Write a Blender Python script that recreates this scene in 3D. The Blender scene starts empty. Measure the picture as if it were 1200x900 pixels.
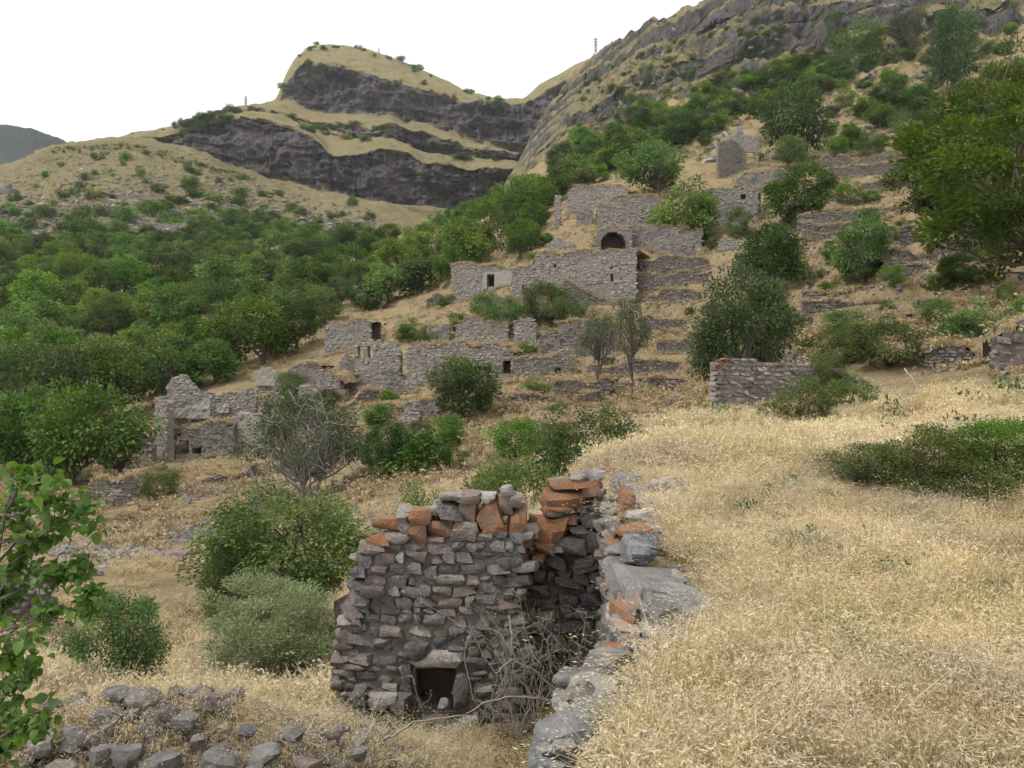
import bpy, math, random
import numpy as np
from mathutils import Vector, Matrix, Euler

# ------------------------------------------------------------------ camera, sky, sun, exposure
scene = bpy.context.scene
COL = scene.collection
FPX = 933.3333            # focal length in pixels of the 1200 x 900 photograph
cam_d = bpy.data.cameras.new('camera'); cam = bpy.data.objects.new('camera', cam_d); COL.objects.link(cam)
cam.location = (0, 0, 0); cam.rotation_euler = (math.pi/2, 0, 0)
cam_d.lens = 28.0; cam_d.sensor_width = 36.0; cam_d.clip_start = 0.05; cam_d.clip_end = 9000
scene.camera = cam
SUN_EL, SUN_AZ = math.radians(56), math.radians(-118)      # azimuth measured from +Y towards +X
world = bpy.data.worlds.new('World'); scene.world = world; world.use_nodes = True
wn = world.node_tree; wn.nodes.clear()
w_out = wn.nodes.new('ShaderNodeOutputWorld'); w_bg = wn.nodes.new('ShaderNodeBackground')
w_sky = wn.nodes.new('ShaderNodeTexSky'); w_sky.sky_type = 'NISHITA'; w_sky.sun_disc = False
w_sky.sun_elevation = SUN_EL; w_sky.sun_rotation = SUN_AZ
w_mix = wn.nodes.new('ShaderNodeMix'); w_mix.data_type = 'RGBA'
w_mix.inputs[0].default_value = 0.88                        # thick even cloud deck over the sky
w_mix.inputs[7].default_value = (11.2, 11.25, 11.2, 1)
wn.links.new(w_sky.outputs[0], w_mix.inputs[6]); wn.links.new(w_mix.outputs[2], w_bg.inputs[0])
w_bg.inputs[1].default_value = 0.1
wn.links.new(w_bg.outputs[0], w_out.inputs[0])
sun_d = bpy.data.lights.new('sun', 'SUN'); sun_d.energy = 2.0; sun_d.angle = math.radians(8); sun_d.color = (1, .96, .9)
sun = bpy.data.objects.new('sun', sun_d); COL.objects.link(sun)
sdir = Vector((math.sin(SUN_AZ)*math.cos(SUN_EL), math.cos(SUN_AZ)*math.cos(SUN_EL), math.sin(SUN_EL)))
sun.rotation_euler = sdir.to_track_quat('Z', 'Y').to_euler(); sun.location = (0, 0, 60)
scene.view_settings.view_transform = 'Standard'; scene.view_settings.look = 'None'
scene.view_settings.exposure = 0.22; scene.view_settings.gamma = 1.0; scene.view_settings.use_curve_mapping = False
scene.render.engine = 'CYCLES'
scene.cycles.max_bounces = 4; scene.cycles.diffuse_bounces = 2; scene.cycles.transmission_bounces = 3
scene.cycles.transparent_max_bounces = 6; scene.cycles.glossy_bounces = 2; scene.cycles.volume_bounces = 0
scene.cycles.use_denoising = True; scene.cycles.use_adaptive_sampling = True; scene.cycles.adaptive_threshold = .03; scene.cycles.adaptive_min_samples = 24

# ------------------------------------------------------------------ helpers
rng = np.random.default_rng(7); rnd = random.Random(11)
def pix(px, py, d): return np.array([(px-600)/FPX*d, d, -(py-450)/FPX*d])
def smooth01(a, b, x):
    t = np.clip((np.asarray(x, float)-a)/(b-a), 0, 1); return t*t*(3-2*t)
def _hash(ix, iy, iz, s):
    h = (ix*374761393 + iy*668265263 + iz*2147483647 + s*1274126177) & 0xffffffff
    h = ((h ^ (h >> 13))*1274126177) & 0xffffffff
    h = ((h ^ (h >> 16))*2246822519) & 0xffffffff
    return ((h ^ (h >> 15)) & 0xffffff)/float(0xffffff)*2-1
def vnoise(x, y, z=0.0, s=0):
    x, y, z = np.broadcast_arrays(np.asarray(x, float), np.asarray(y, float), np.asarray(z, float))
    ix, iy, iz = np.floor(x).astype(np.int64), np.floor(y).astype(np.int64), np.floor(z).astype(np.int64)
    fx, fy, fz = x-ix, y-iy, z-iz
    fx, fy, fz = [f*f*f*(f*(f*6-15)+10) for f in (fx, fy, fz)]
    r = 0
    for a in (0, 1):
        for b in (0, 1):
            for c in (0, 1):
                r = r + (fx if a else 1-fx)*(fy if b else 1-fy)*(fz if c else 1-fz)*_hash(ix+a, iy+b, iz+c, s)
    return r
def fbm(x, y, z=0.0, o=4, s=0):
    r, a = 0, 1.0
    for k in range(o):
        r = r + a*vnoise(np.asarray(x)*2**k, np.asarray(y)*2**k, np.asarray(z)*2**k, s+k*17); a *= .5
    return r
def pchip(xk, yk, x):
    """monotone cubic through the rows of yk (K, ...) at xk (K,), read at x (M,)"""
    xk = np.asarray(xk, float); yk = np.asarray(yk, float)
    sh = yk.shape[1:]; Y = yk.reshape(len(xk), -1)
    h = np.diff(xk)[:, None]; dl = np.diff(Y, axis=0)/h
    m = np.zeros_like(Y); m[0], m[-1] = dl[0], dl[-1]
    a, b = dl[:-1], dl[1:]; ok = a*b > 0
    w1 = 2*h[1:]+h[:-1]; w2 = h[1:]+2*h[:-1]
    with np.errstate(divide='ignore', invalid='ignore'):
        hm = (w1+w2)/(w1/a+w2/b)
    m[1:-1] = np.where(ok, hm, 0)
    x = np.clip(np.asarray(x, float), xk[0], xk[-1])
    i = np.clip(np.searchsorted(xk, x, side='right')-1, 0, len(xk)-2)
    hh = (xk[i+1]-xk[i])[:, None]; t = ((x-xk[i])[:, None])/hh
    r = (2*t**3-3*t**2+1)*Y[i] + (t**3-2*t**2+t)*hh*m[i] + (-2*t**3+3*t**2)*Y[i+1] + (t**3-t**2)*hh*m[i+1]
    return r.reshape((len(x),)+sh)

def mk_mesh(name, V, F, mat=None, smooth=False, attr=None, sharp=None):
    """F: one array (M,k) or a list of such arrays"""
    Fs = F if isinstance(F, list) else [F]
    Fs = [np.asarray(f, np.int32) for f in Fs if len(f)]
    me = bpy.data.meshes.new(name); V = np.asarray(V, np.float32)
    me.vertices.add(len(V)); me.vertices.foreach_set('co', V.ravel())
    nl = sum(f.size for f in Fs); npoly = sum(len(f) for f in Fs)
    me.loops.add(nl); me.polygons.add(npoly)
    me.loops.foreach_set('vertex_index', np.concatenate([f.ravel() for f in Fs]))
    tot = np.concatenate([np.full(len(f), f.shape[1], np.int32) for f in Fs])
    me.polygons.foreach_set('loop_start', np.concatenate([[0], np.cumsum(tot)[:-1]]).astype(np.int32))
    me.polygons.foreach_set('use_smooth', np.full(npoly, bool(smooth)))
    me.update(calc_edges=True)
    if attr:
        for k, a in attr.items():
            at = me.attributes.new(k, 'FLOAT', 'POINT'); at.data.foreach_set('value', np.asarray(a, np.float32))
    if sharp is not None: me.set_sharp_from_angle(angle=math.radians(sharp))
    if mat is not None:
        for m_ in (mat if isinstance(mat, (list, tuple)) else [mat]): me.materials.append(m_)
    return me
def obj(name, me, parent=None, loc=None, rot=None, scale=None):
    o = bpy.data.objects.new(name, me); COL.objects.link(o)
    if parent is not None: o.parent = parent
    if loc is not None: o.location = loc
    if rot is not None: o.rotation_euler = rot
    if scale is not None: o.scale = scale
    return o
def tag(o, label=None, cat=None, group=None, kind=None):
    if label: o['label'] = label
    if cat: o['category'] = cat
    if group: o['group'] = group
    if kind or cat: o['kind'] = kind or 'thing'
    return o
def empty(name, loc=(0, 0, 0), rz=0.0):
    o = bpy.data.objects.new(name, None); COL.objects.link(o); o.location = loc; o.rotation_euler = (0, 0, rz)
    o.empty_display_size = .3
    return o

# ------------------------------------------------------------------ materials
def new_mat(name):
    m = bpy.data.materials.new(name); m.use_nodes = True
    nt = m.node_tree; nt.nodes.clear()
    out = nt.nodes.new('ShaderNodeOutputMaterial')
    return m, nt, out
def N(nt, t, **kw):
    n = nt.nodes.new('ShaderNode'+t)
    for k, v in kw.items():
        if k.startswith('i_'):
            key = k[2:]; n.inputs[int(key) if key.isdigit() else key.replace('_', ' ')].default_value = v
        else: setattr(n, k, v)
    return n
def L(nt, a, b): nt.links.new(a, b)
def ramp(nt, fac, stops, interp='LINEAR'):
    r = nt.nodes.new('ShaderNodeValToRGB'); r.color_ramp.interpolation = interp
    e = r.color_ramp.elements
    while len(e) < len(stops): e.new(.5)
    for i, (p, c) in enumerate(stops):
        e[i].position = p; e[i].color = (*c, 1) if len(c) == 3 else c
    if fac is not None: L(nt, fac, r.inputs[0])
    return r.outputs[0]
def mixc(nt, f, a, b, mode='MIX'):
    m = nt.nodes.new('ShaderNodeMix'); m.data_type = 'RGBA'; m.blend_type = mode
    for s, v in ((0, f), (6, a), (7, b)):
        if hasattr(v, 'is_linked'): L(nt, v, m.inputs[s])
        else: m.inputs[s].default_value = v if s == 0 else ((*v, 1) if len(v) == 3 else v)
    return m.outputs[2]
def math_(nt, op, a, b=None, clamp=False):
    m = nt.nodes.new('ShaderNodeMath'); m.operation = op; m.use_clamp = clamp
    for s, v in ((0, a), (1, b)):
        if v is None: continue
        if hasattr(v, 'is_linked'): L(nt, v, m.inputs[s])
        else: m.inputs[s].default_value = v
    return m.outputs[0]
def pos(nt, scale=(1, 1, 1)):
    g = nt.nodes.new('ShaderNodeNewGeometry')
    mp = nt.nodes.new('ShaderNodeMapping'); mp.inputs['Scale'].default_value = scale
    L(nt, g.outputs['Position'], mp.inputs['Vector'])
    return mp.outputs[0]
def noise(nt, vec, scale, detail=4, rough=.55, dist=0.0):
    n = nt.nodes.new('ShaderNodeTexNoise'); n.inputs['Scale'].default_value = scale; n.inputs['Detail'].default_value = detail
    n.inputs['Roughness'].default_value = rough; n.inputs['Distortion'].default_value = dist
    L(nt, vec, n.inputs['Vector']); return n.outputs['Fac']
def finish(nt, out, col, rough=.9, bump=None, bdist=.05, bstr=.6, spec=.2):
    b = nt.nodes.new('ShaderNodeBsdfPrincipled'); b.inputs['Roughness'].default_value = rough
    b.inputs['Specular IOR Level'].default_value = spec
    if hasattr(col, 'is_linked'): L(nt, col, b.inputs['Base Color'])
    else: b.inputs['Base Color'].default_value = (*col, 1)
    if bump is not None:
        bp = nt.nodes.new('ShaderNodeBump'); bp.inputs['Strength'].default_value = bstr; bp.inputs['Distance'].default_value = bdist
        L(nt, bump, bp.inputs['Height']); L(nt, bp.outputs[0], b.inputs['Normal'])
    L(nt, b.outputs[0], out.inputs['Surface'])
    return b
def slope_up(nt, wob=None, amt=.3):
    g = nt.nodes.new('ShaderNodeNewGeometry'); s = nt.nodes.new('ShaderNodeSeparateXYZ')
    L(nt, g.outputs['Normal'], s.inputs[0])
    z = s.outputs[2]
    if wob is not None: z = math_(nt, 'ADD', z, math_(nt, 'MULTIPLY', math_(nt, 'SUBTRACT', wob, .5), amt))
    return z

def mat_terrain(name, rock_lo, rock_hi, grass_a, grass_b, soil, k, cut=(.55, .75), green=None, wob=.35, attr=False):
    """dry grass on the flatter ground, broken rock where it is steep; k = size of the features in metres"""
    m, nt, out = new_mat(name)
    p = pos(nt)
    n1 = noise(nt, p, 1/(k*6), 5, .6); n2 = noise(nt, p, 1/k, 6, .65); n3 = noise(nt, p, 6/k, 4, .7)
    g = ramp(nt, n1, [(.3, grass_b), (.55, grass_a), (.75, tuple(c*.8 for c in grass_b))])
    g = mixc(nt, math_(nt, 'MULTIPLY', ramp(nt, n2, [(.45, (0, 0, 0)), (.7, (1, 1, 1))]), .55), g, soil)
    g = mixc(nt, .45, g, ramp(nt, n3, [(.25, tuple(c*.55 for c in grass_a)), (.75, tuple(min(1, c*1.3) for c in grass_a))]))
    if green: g = mixc(nt, math_(nt, 'MULTIPLY', ramp(nt, noise(nt, p, 1/(k*3), 4, .6, 1.0), [(.52, (0, 0, 0)), (.66, (1, 1, 1))]), .6), g, green)
    pv = pos(nt, (1, 1, .16))
    r1 = noise(nt, pv, 2.2/k, 6, .7, .6); r2 = noise(nt, p, .35/k, 4, .6)
    r = ramp(nt, r1, [(.28, tuple(c*.55 for c in rock_lo)), (.45, rock_lo), (.7, rock_hi)])
    r3 = noise(nt, pos(nt, (1, 1, .1)), 7/k, 4, .75, .3)
    r = mixc(nt, math_(nt, 'MULTIPLY', ramp(nt, r3, [(.36, (1, 1, 1)), (.5, (0, 0, 0))]), .75), r, tuple(c*.35 for c in rock_lo))
    r = mixc(nt, .35, r, ramp(nt, r2, [(.3, rock_lo), (.7, tuple(c*1.15 for c in rock_hi))]))
    if attr:                                                # lie of the ground without its small roughness
        at = nt.nodes.new('ShaderNodeAttribute'); at.attribute_name = 'level'
        z = math_(nt, 'ADD', at.outputs['Fac'], math_(nt, 'MULTIPLY', math_(nt, 'SUBTRACT', n2, .5), wob))
    else: z = slope_up(nt, n2, wob)
    f = ramp(nt, z, [(cut[0], (0, 0, 0)), (cut[1], (1, 1, 1))])
    c = mixc(nt, f, r, g)
    h = math_(nt, 'ADD', math_(nt, 'MULTIPLY', n3, .5), math_(nt, 'ADD', r1, math_(nt, 'MULTIPLY', r3, .6)))
    finish(nt, out, c, .95, h, k*.35, .9, .1)
    return m

def mat_stone(name, lo, hi, tint=None, tint_amt=0.0, lichen=None, lich=(.55, .68), scale=9.0, pale=(.42, .4, .37)):
    m, nt, out = new_mat(name)
    p = pos(nt)
    oi = nt.nodes.new('ShaderNodeObjectInfo')
    at = nt.nodes.new('ShaderNodeAttribute'); at.attribute_name = 'tint'
    v = math_(nt, 'FRACT', math_(nt, 'ADD', oi.outputs['Random'], at.outputs['Fac']))
    n1 = noise(nt, p, scale, 6, .65); n2 = noise(nt, p, scale*5, 5, .7); n3 = noise(nt, p, scale*.35, 3, .5)
    c = ramp(nt, n1, [(.33, tuple(x*.5 for x in lo)), (.48, lo), (.66, hi)])
    c = mixc(nt, ramp(nt, v, [(0, (0, 0, 0)), (1, (.65, .65, .65))]), c, mixc(nt, n3, tuple(min(1, x*1.25) for x in hi), tuple(x*.62 for x in lo)))
    if tint: c = mixc(nt, math_(nt, 'MULTIPLY', ramp(nt, math_(nt, 'FRACT', math_(nt, 'MULTIPLY', v, 7.3)), [(.55, (0, 0, 0)), (.75, (1, 1, 1))]), tint_amt), c, tint)
    if lichen:
        f = ramp(nt, math_(nt, 'ADD', math_(nt, 'MULTIPLY', n3, .6), math_(nt, 'MULTIPLY', n1, .4)), [(lich[0]-.08, (0, 0, 0)), (lich[1]-.08, (1, 1, 1))])
        c = mixc(nt, math_(nt, 'MULTIPLY', f, .78), c, mixc(nt, n2, lichen, tuple(x*.55 for x in lichen)))
    c = mixc(nt, math_(nt, 'MULTIPLY', ramp(nt, math_(nt, 'ADD', math_(nt, 'MULTIPLY', n2, .7), math_(nt, 'MULTIPLY', n3, .3)), [(.53, (0, 0, 0)), (.63, (1, 1, 1))]), .6), c, pale)
    h = math_(nt, 'ADD', n1, math_(nt, 'MULTIPLY', n2, .4))
    finish(nt, out, c, .9, h, .4/scale, 1.0, .2)
    return m

def mat_mortar(name, a, b, scale=6.0, bd=.03):
    m, nt, out = new_mat(name)
    p = pos(nt); n1 = noise(nt, p, scale, 6, .7); n2 = noise(nt, p, scale*.25, 4, .6); n3 = noise(nt, p, scale*6, 3, .7)
    c = mixc(nt, n2, ramp(nt, n1, [(.3, tuple(x*.6 for x in a)), (.7, a)]), ramp(nt, n1, [(.3, tuple(x*.7 for x in b)), (.7, b)]))
    finish(nt, out, c, .95, math_(nt, 'ADD', n1, math_(nt, 'MULTIPLY', n3, .35)), bd, .8, .1)
    return m

def mat_leaf(name, a, b, trans=.28, gloss=.5, hue=.02, spread=.35, tcol=(1.15, 1.25, .55)):
    """a, b = dark and light leaf; the random number of each tree shifts it"""
    m, nt, out = new_mat(name)
    oi = nt.nodes.new('ShaderNodeObjectInfo')
    at = nt.nodes.new('ShaderNodeAttribute'); at.attribute_name = 'tint'
    c = mixc(nt, at.outputs['Fac'], a, b)
    hs = nt.nodes.new('ShaderNodeHueSaturation')
    L(nt, c, hs.inputs['Color'])
    L(nt, math_(nt, 'ADD', math_(nt, 'MULTIPLY', math_(nt, 'SUBTRACT', oi.outputs['Random'], .5), hue*2), .5), hs.inputs['Hue'])
    r2 = math_(nt, 'FRACT', math_(nt, 'MULTIPLY', oi.outputs['Random'], 13.7))
    L(nt, math_(nt, 'ADD', math_(nt, 'MULTIPLY', math_(nt, 'SUBTRACT', r2, .5), spread*2), 1.0), hs.inputs['Value'])
    r3 = math_(nt, 'FRACT', math_(nt, 'MULTIPLY', oi.outputs['Random'], 5.1))
    L(nt, math_(nt, 'ADD', math_(nt, 'MULTIPLY', math_(nt, 'SUBTRACT', r3, .5), .3), .95), hs.inputs['Saturation'])
    b_ = nt.nodes.new('ShaderNodeBsdfPrincipled'); b_.inputs['Roughness'].default_value = gloss; b_.inputs['Specular IOR Level'].default_value = .3
    L(nt, hs.outputs[0], b_.inputs['Base Color'])
    t = nt.nodes.new('ShaderNodeBsdfTranslucent'); L(nt, mixc(nt, 1.0, hs.outputs[0], tcol, 'MULTIPLY'), t.inputs['Color'])
    mx = nt.nodes.new('ShaderNodeMixShader'); mx.inputs[0].default_value = trans
    L(nt, b_.outputs[0], mx.inputs[1]); L(nt, t.outputs[0], mx.inputs[2]); L(nt, mx.outputs[0], out.inputs['Surface'])
    return m

def mat_plain(name, a, b, scale=8, rough=.9, bd=.01):
    m, nt, out = new_mat(name); p = pos(nt); n1 = noise(nt, p, scale, 5, .65)
    finish(nt, out, ramp(nt, n1, [(.3, a), (.7, b)]), rough, n1, bd, .6, .15); return m

GA, GB, SOIL = (.40, .305, .17), (.32, .235, .125), (.225, .17, .12)
M = {}
M['ground'] = mat_terrain('hillside_ground', (.16, .14, .125), (.27, .24, .21), GA, GB, SOIL, 1.6, (.42, .58), (.12, .13, .06), .35)
M['hill_rock'] = mat_terrain('mountain_rock', (.085, .078, .077), (.2, .182, .172), (.31, .255, .135), (.24, .2, .105), (.15, .13, .09), 6.0, (.52, .66), (.13, .14, .075), .6, True)
M['mesa_rock'] = mat_terrain('cliff_rock', (.082, .073, .07), (.205, .182, .17), (.33, .275, .14), (.26, .22, .115), (.2, .17, .11), 7.0, (.5, .66), (.13, .14, .075), .62, True)
M['crag'] = mat_terrain('crag_rock', (.13, .112, .1), (.27, .235, .21), (.34, .28, .15), (.27, .225, .12), (.17, .145, .1), 3.0, (.7, .85), (.13, .14, .075), .5)
M['far'] = mat_terrain('far_ridge', (.05, .055, .06), (.1, .105, .11), (.06, .075, .055), (.055, .07, .05), (.1, .1, .08), 25.0, (.5, .7))
M['field'] = mat_terrain('dry_field', (.2, .16, .12), (.3, .26, .2), (.42, .32, .18), (.36, .265, .14), (.27, .2, .13), .5, (.2, .35))
M['earth'] = mat_terrain('earth_bank', (.2, .16, .125), (.28, .23, .18), GA, GB, SOIL, .8, (.45, .65))
M['grey'] = mat_stone('basalt_stone', (.135, .125, .118), (.265, .245, .228), (.24, .175, .14), .6, None)
M['blue'] = mat_stone('slate_stone', (.165, .17, .174), (.305, .307, .3), (.25, .22, .19), .35, None, scale=6, pale=(.42, .41, .39))
M['orange'] = mat_stone('lichen_stone', (.17, .14, .12), (.32, .265, .225), (.28, .17, .11), .5, (.40, .16, .05), (.5, .6), scale=8, pale=(.42, .37, .31))
M['pale'] = mat_stone('pale_stone', (.36, .31, .28), (.55, .5, .46), (.42, .28, .2), .5, None, scale=7, pale=(.62, .6, .56))
M['dark'] = mat_stone('dark_stone', (.10, .095, .095), (.2, .185, .18), (.2, .14, .12), .5, None)
M['mid'] = mat_stone('house_stone', (.225, .208, .19), (.45, .42, .385), (.33, .26, .21), .4, None, scale=2.2, pale=(.5, .47, .43))
M['rub'] = mat_stone('terrace_stone', (.13, .122, .118), (.32, .3, .28), (.25, .19, .16), .4, None, scale=2.5, pale=(.42, .4, .38))
M['mortar'] = mat_mortar('mortar_foreground', (.27, .24, .215), (.2, .175, .155), 9)
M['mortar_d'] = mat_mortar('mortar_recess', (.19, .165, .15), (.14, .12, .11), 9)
M['mortar_m'] = mat_mortar('mortar_house', (.33, .29, .25), (.22, .19, .165), 2, .08)
M['mortar_t'] = mat_mortar('terrace_earth', (.2, .16, .13), (.13, .11, .1), 2, .08)
M['plaster'] = mat_mortar('old_plaster', (.47, .44, .39), (.3, .27, .235), 1.2, .03)
M['bark'] = mat_plain('bark', (.07, .055, .045), (.16, .13, .11), 30)
M['greybark'] = mat_plain('grey_bark', (.2, .185, .17), (.38, .36, .33), 30)
M['twig'] = mat_plain('dead_twig', (.22, .18, .15), (.42, .37, .32), 40)
M['steel'] = mat_plain('mast_steel', (.3, .3, .31), (.4, .4, .41), 2, .6)
M['leaf'] = mat_leaf('leaf_broad', (.05, .1, .018), (.19, .28, .06))
M['leaf_far'] = mat_leaf('leaf_valley', (.043, .092, .02), (.215, .315, .065), spread=.42, hue=.026)
M['leaf_bright'] = mat_leaf('leaf_bright', (.055, .115, .018), (.175, .28, .05), spread=.2)
M['leaf_dark'] = mat_leaf('leaf_dark', (.032, .062, .02), (.115, .165, .055), spread=.25)
M['leaf_grey'] = mat_leaf('leaf_grey', (.16, .19, .1), (.36, .4, .24), spread=.1, tcol=(1.05, 1.1, .7))
M['leaf_olive'] = mat_leaf('leaf_olive', (.05, .08, .03), (.14, .175, .08), spread=.2, tcol=(1.1, 1.15, .6))
M['leaf_yellow'] = mat_leaf('leaf_yellow', (.045, .075, .014), (.165, .2, .045), spread=.3)
M['leaf_fresh'] = mat_leaf('leaf_fresh', (.04, .08, .016), (.145, .215, .045), spread=.15)
M['leaf_near'] = mat_leaf('leaf_near', (.045, .11, .012), (.15, .27, .035), trans=.4, spread=.35, hue=.012)
M['grass'] = mat_leaf('dry_grass', (.43, .325, .17), (.78, .67, .44), trans=.3, gloss=.7, hue=.014, spread=.24, tcol=(1, .95, .8))
M['grass_far'] = mat_leaf('hillside_grass', (.33, .24, .12), (.54, .43, .26), trans=.25, gloss=.8, hue=.015, spread=.22, tcol=(1, .95, .8))
# ------------------------------------------------------------------ terrain: lofted ground profiles
ND = [1.2, 3, 5, 8, 12, 18, 26, 36, 48, 62, 75, 88, 100, 115, 135, 165]     # depth of the near stations (m)
# px : 7 heights (m) at the first seven stations, 9 photo rows at the next nine, then (row, depth) of seven far stations
TB = {
 -320: ([-3.1,-3.1,-3.1,-3.3,-4.6,-6.2,-7.6], [690,620,570,530,505,480,455,420,385], [(335,215),(285,290),(240,400),(225,450),(215,500),(208,560),(230,700)]),
 -120: ([-3.1,-3.1,-3.1,-3.3,-4.6,-6.2,-7.5], [670,612,568,530,502,478,452,420,382], [(332,215),(287,290),(240,400),(222,455),(209,505),(200,560),(222,700)]),
    0: ([-3.1,-3.1,-3.1,-3.3,-4.6,-6.2,-7.4], [655,605,565,530,500,475,450,420,380], [(330,215),(288,290),(240,400),(220,460),(205,510),(195,560),(215,700)]),
   75: ([-3.1,-3.1,-3.1,-3.3,-4.6,-6.2,-7.5], [652,603,563,532,500,477,450,418,378], [(333,215),(289,290),(236,400),(210,460),(188,515),(170,565),(195,700)]),
  150: ([-3.1,-3.1,-3.1,-3.35,-4.7,-6.3,-7.66], [650,600,560,535,500,478,450,415,375], [(335,215),(290,290),(232,400),(205,460),(180,520),(165,570),(185,700)]),
  220: ([-3.1,-3.1,-3.1,-3.4,-4.8,-6.4,-7.7], [650,595,556,525,488,460,433,403,365], [(325,215),(290,290),(240,400),(214,460),(190,520),(175,570),(195,700)]),
  300: ([-3.1,-3.1,-3.1,-3.5,-4.9,-6.6,-7.8], [650,590,550,510,470,440,415,390,355], [(315,215),(288,290),(252,400),(233,460),(217,520),(204,570),(215,700)]),
  450: ([-3.1,-3.1,-3.1,-3.6,-4.4,-5.5,-5.8], [587,545,508,470,435,405,380,355,330], [(300,215),(278,290),(260,400),(252,450),(246,500),(240,540),(250,640)]),
  560: ([-3.1,-3.1,-3.15,-3.55,-3.9,-4.2,-4.3], [560,525,485,450,420,375,345,315,290], [(272,215),(262,290),(258,420),(255,560),(252,640),(249,700),(262,860)]),
  600: ([-3.1,-3.1,-3.15,-3.55,-3.6,-3.8,-3.8], [550,517,477,445,412,364,324,294,268], [(243,215),(228,290),(222,400),(216,500),(210,580),(200,660),(212,820)]),
  640: ([-3.1,-3.1,-3.15,-3.5,-3.4,-3.4,-3.4], [532,505,468,440,400,353,300,268,240], [(218,215),(198,290),(182,400),(168,470),(152,560),(134,640),(146,800)]),
  700: ([-3.1,-3.1,-3.1,-3.3,-2.9,-2.9,-2.9], [515,490,465,435,395,350,290,245,215], [(190,215),(172,290),(148,380),(116,430),(96,520),(68,580),(82,720)]),
  800: ([-3.0,-3.0,-3.0,-3.0,-2.8,-2.6,-2.6], [505,480,455,420,375,325,290,240,205], [(165,215),(130,290),(98,370),(82,378),(48,440),(24,452),(35,560)]),
  850: ([-3.0,-3.0,-3.0,-2.9,-2.5,-2.3,-2.1], [490,462,430,394,352,310,275,233,198], [(158,215),(120,290),(80,355),(62,362),(28,410),(4,418),(15,540)]),
  900: ([-3.0,-3.0,-3.0,-2.8,-2.3,-2.0,-1.7], [472,440,400,365,330,295,260,225,190], [(150,215),(110,290),(62,350),(32,358),(20,375),(-70,392),(-70,500)]),
 1000: ([-3.0,-3.0,-2.9,-2.6,-2.1,-1.6,-1.0], [425,385,350,315,285,260,235,205,180], [(130,215),(80,290),(44,335),(20,343),(-15,375),(-110,395),(-110,500)]),
 1100: ([-3.0,-3.0,-2.8,-2.4,-1.9,-1.4,-.5], [405,365,325,290,265,240,215,190,165], [(115,215),(52,290),(20,320),(2,327),(-50,370),(-140,400),(-140,500)]),
 1200: ([-3.0,-3.0,-2.7,-2.2,-1.6,-1.0,.2], [390,350,310,275,250,225,200,170,140], [(90,215),(20,290),(-5,315),(-25,322),(-85,370),(-170,400),(-170,500)]),
 1400: ([-3.0,-3.0,-2.5,-1.8,-1.2,-.4,1.2], [365,320,280,250,220,195,165,130,95], [(40,215),(-40,290),(-70,320),(-90,330),(-150,370),(-230,400),(-230,500)]),
 1560: ([-3.0,-3.0,-2.4,-1.6,-1.0,-.2,1.5], [355,305,265,230,200,175,140,105,70], [(10,215),(-70,290),(-100,320),(-120,330),(-180,370),(-260,400),(-260,500)]),
}
def loft(cols_px, nodes_d, nodes_z, px, sub):
    """nodes (C,K) -> grid arrays X,Y,Z of shape (len(px), rows)"""
    d = pchip(cols_px, np.log(nodes_d), px); tz = pchip(cols_px, nodes_z/nodes_d, px)      # (P,K)
    K = d.shape[1]; s = np.concatenate([np.linspace(k, k+1, sub[k], endpoint=False) for k in range(K-1)]+[[K-1]])
    dd = np.exp(pchip(np.arange(K), d.T, s)).T
    zz = pchip(np.arange(K), (tz*np.exp(d)).T, s).T
    return (np.asarray(px)[:, None]-600)/FPX*dd, dd, zz, s
def grid_faces(a, b):
    i = np.arange(a*b).reshape(a, b)
    return np.stack([i[:-1, :-1], i[1:, :-1], i[1:, 1:], i[:-1, 1:]], -1).reshape(-1, 4)

cpx = np.array(sorted(TB), float)
nd, nz = [], []
for c in sorted(TB):
    a, b, f = TB[c]
    dd = ND + [q[1] for q in f]
    zz = list(a) + [-(r-450)/FPX*q for r, q in zip(b, ND[7:])] + [-(r-450)/FPX*q for r, q in f]
    nd.append(dd); nz.append(zz)
nd, nz = np.array(nd, float), np.array(nz, float)
GST = 3.0; GPX = np.arange(-320, 1561, GST)
SUB = [4,4,6,10,12,12,12,18,22,22,20,20,20,20,18,18] + [22,40,44,30,34,26]
GX, GY, GZ, GS = loft(cpx, nd, nz, GPX, SUB)
# relief: gentle swells, small steps of old terraces, broken rock on the steep faces
amp = np.clip(.004*GY, .02, 1.6)
GZ = GZ + amp*fbm(GX/(.06*GY+3), GY/(.06*GY+3), 0, 5, 3)*smooth01(3, 9, GY)
far = smooth01(150, 240, GY)
dz = np.gradient(GZ, axis=1)/np.maximum(np.gradient(GY, axis=1), .05)
steep = smooth01(.75, 1.6, dz)*far
lt = smooth01(240, 330, GY)*smooth01(0, 60, GPX)[:, None]*(1-smooth01(330, 420, GPX))[:, None]      # terrace steps on the tan hill
st = 3.2; q = GZ/st+.35*fbm(GX/60, GY/60, 0, 3, 9); GZ = GZ + lt*(np.floor(q)+smooth01(.55, .95, q-np.floor(q))-q)*st*.8
rm = smooth01(590, 640, GPX)[:, None]*smooth01(225-40*smooth01(900, 1000, GPX)[:, None], 270-40*smooth01(900, 1000, GPX)[:, None], GY)*(1-smooth01(1150, 1300, GPX))[:, None]       # ledges and cliff bands of the right mountain
st2 = 15.0; q2 = GZ/st2+.55*fbm(GX/70, GY/70, 0, 4, 13)+.1*fbm(GX/9, GY/9, 0, 3, 15); GZ = GZ + rm*(np.floor(q2)+smooth01(.52, .82, q2-np.floor(q2))-q2+.3)*st2*.55
dz = np.gradient(GZ, axis=1)/np.maximum(np.gradient(GY, axis=1), .05); steep = smooth01(.8, 1.7, dz)*far
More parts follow.
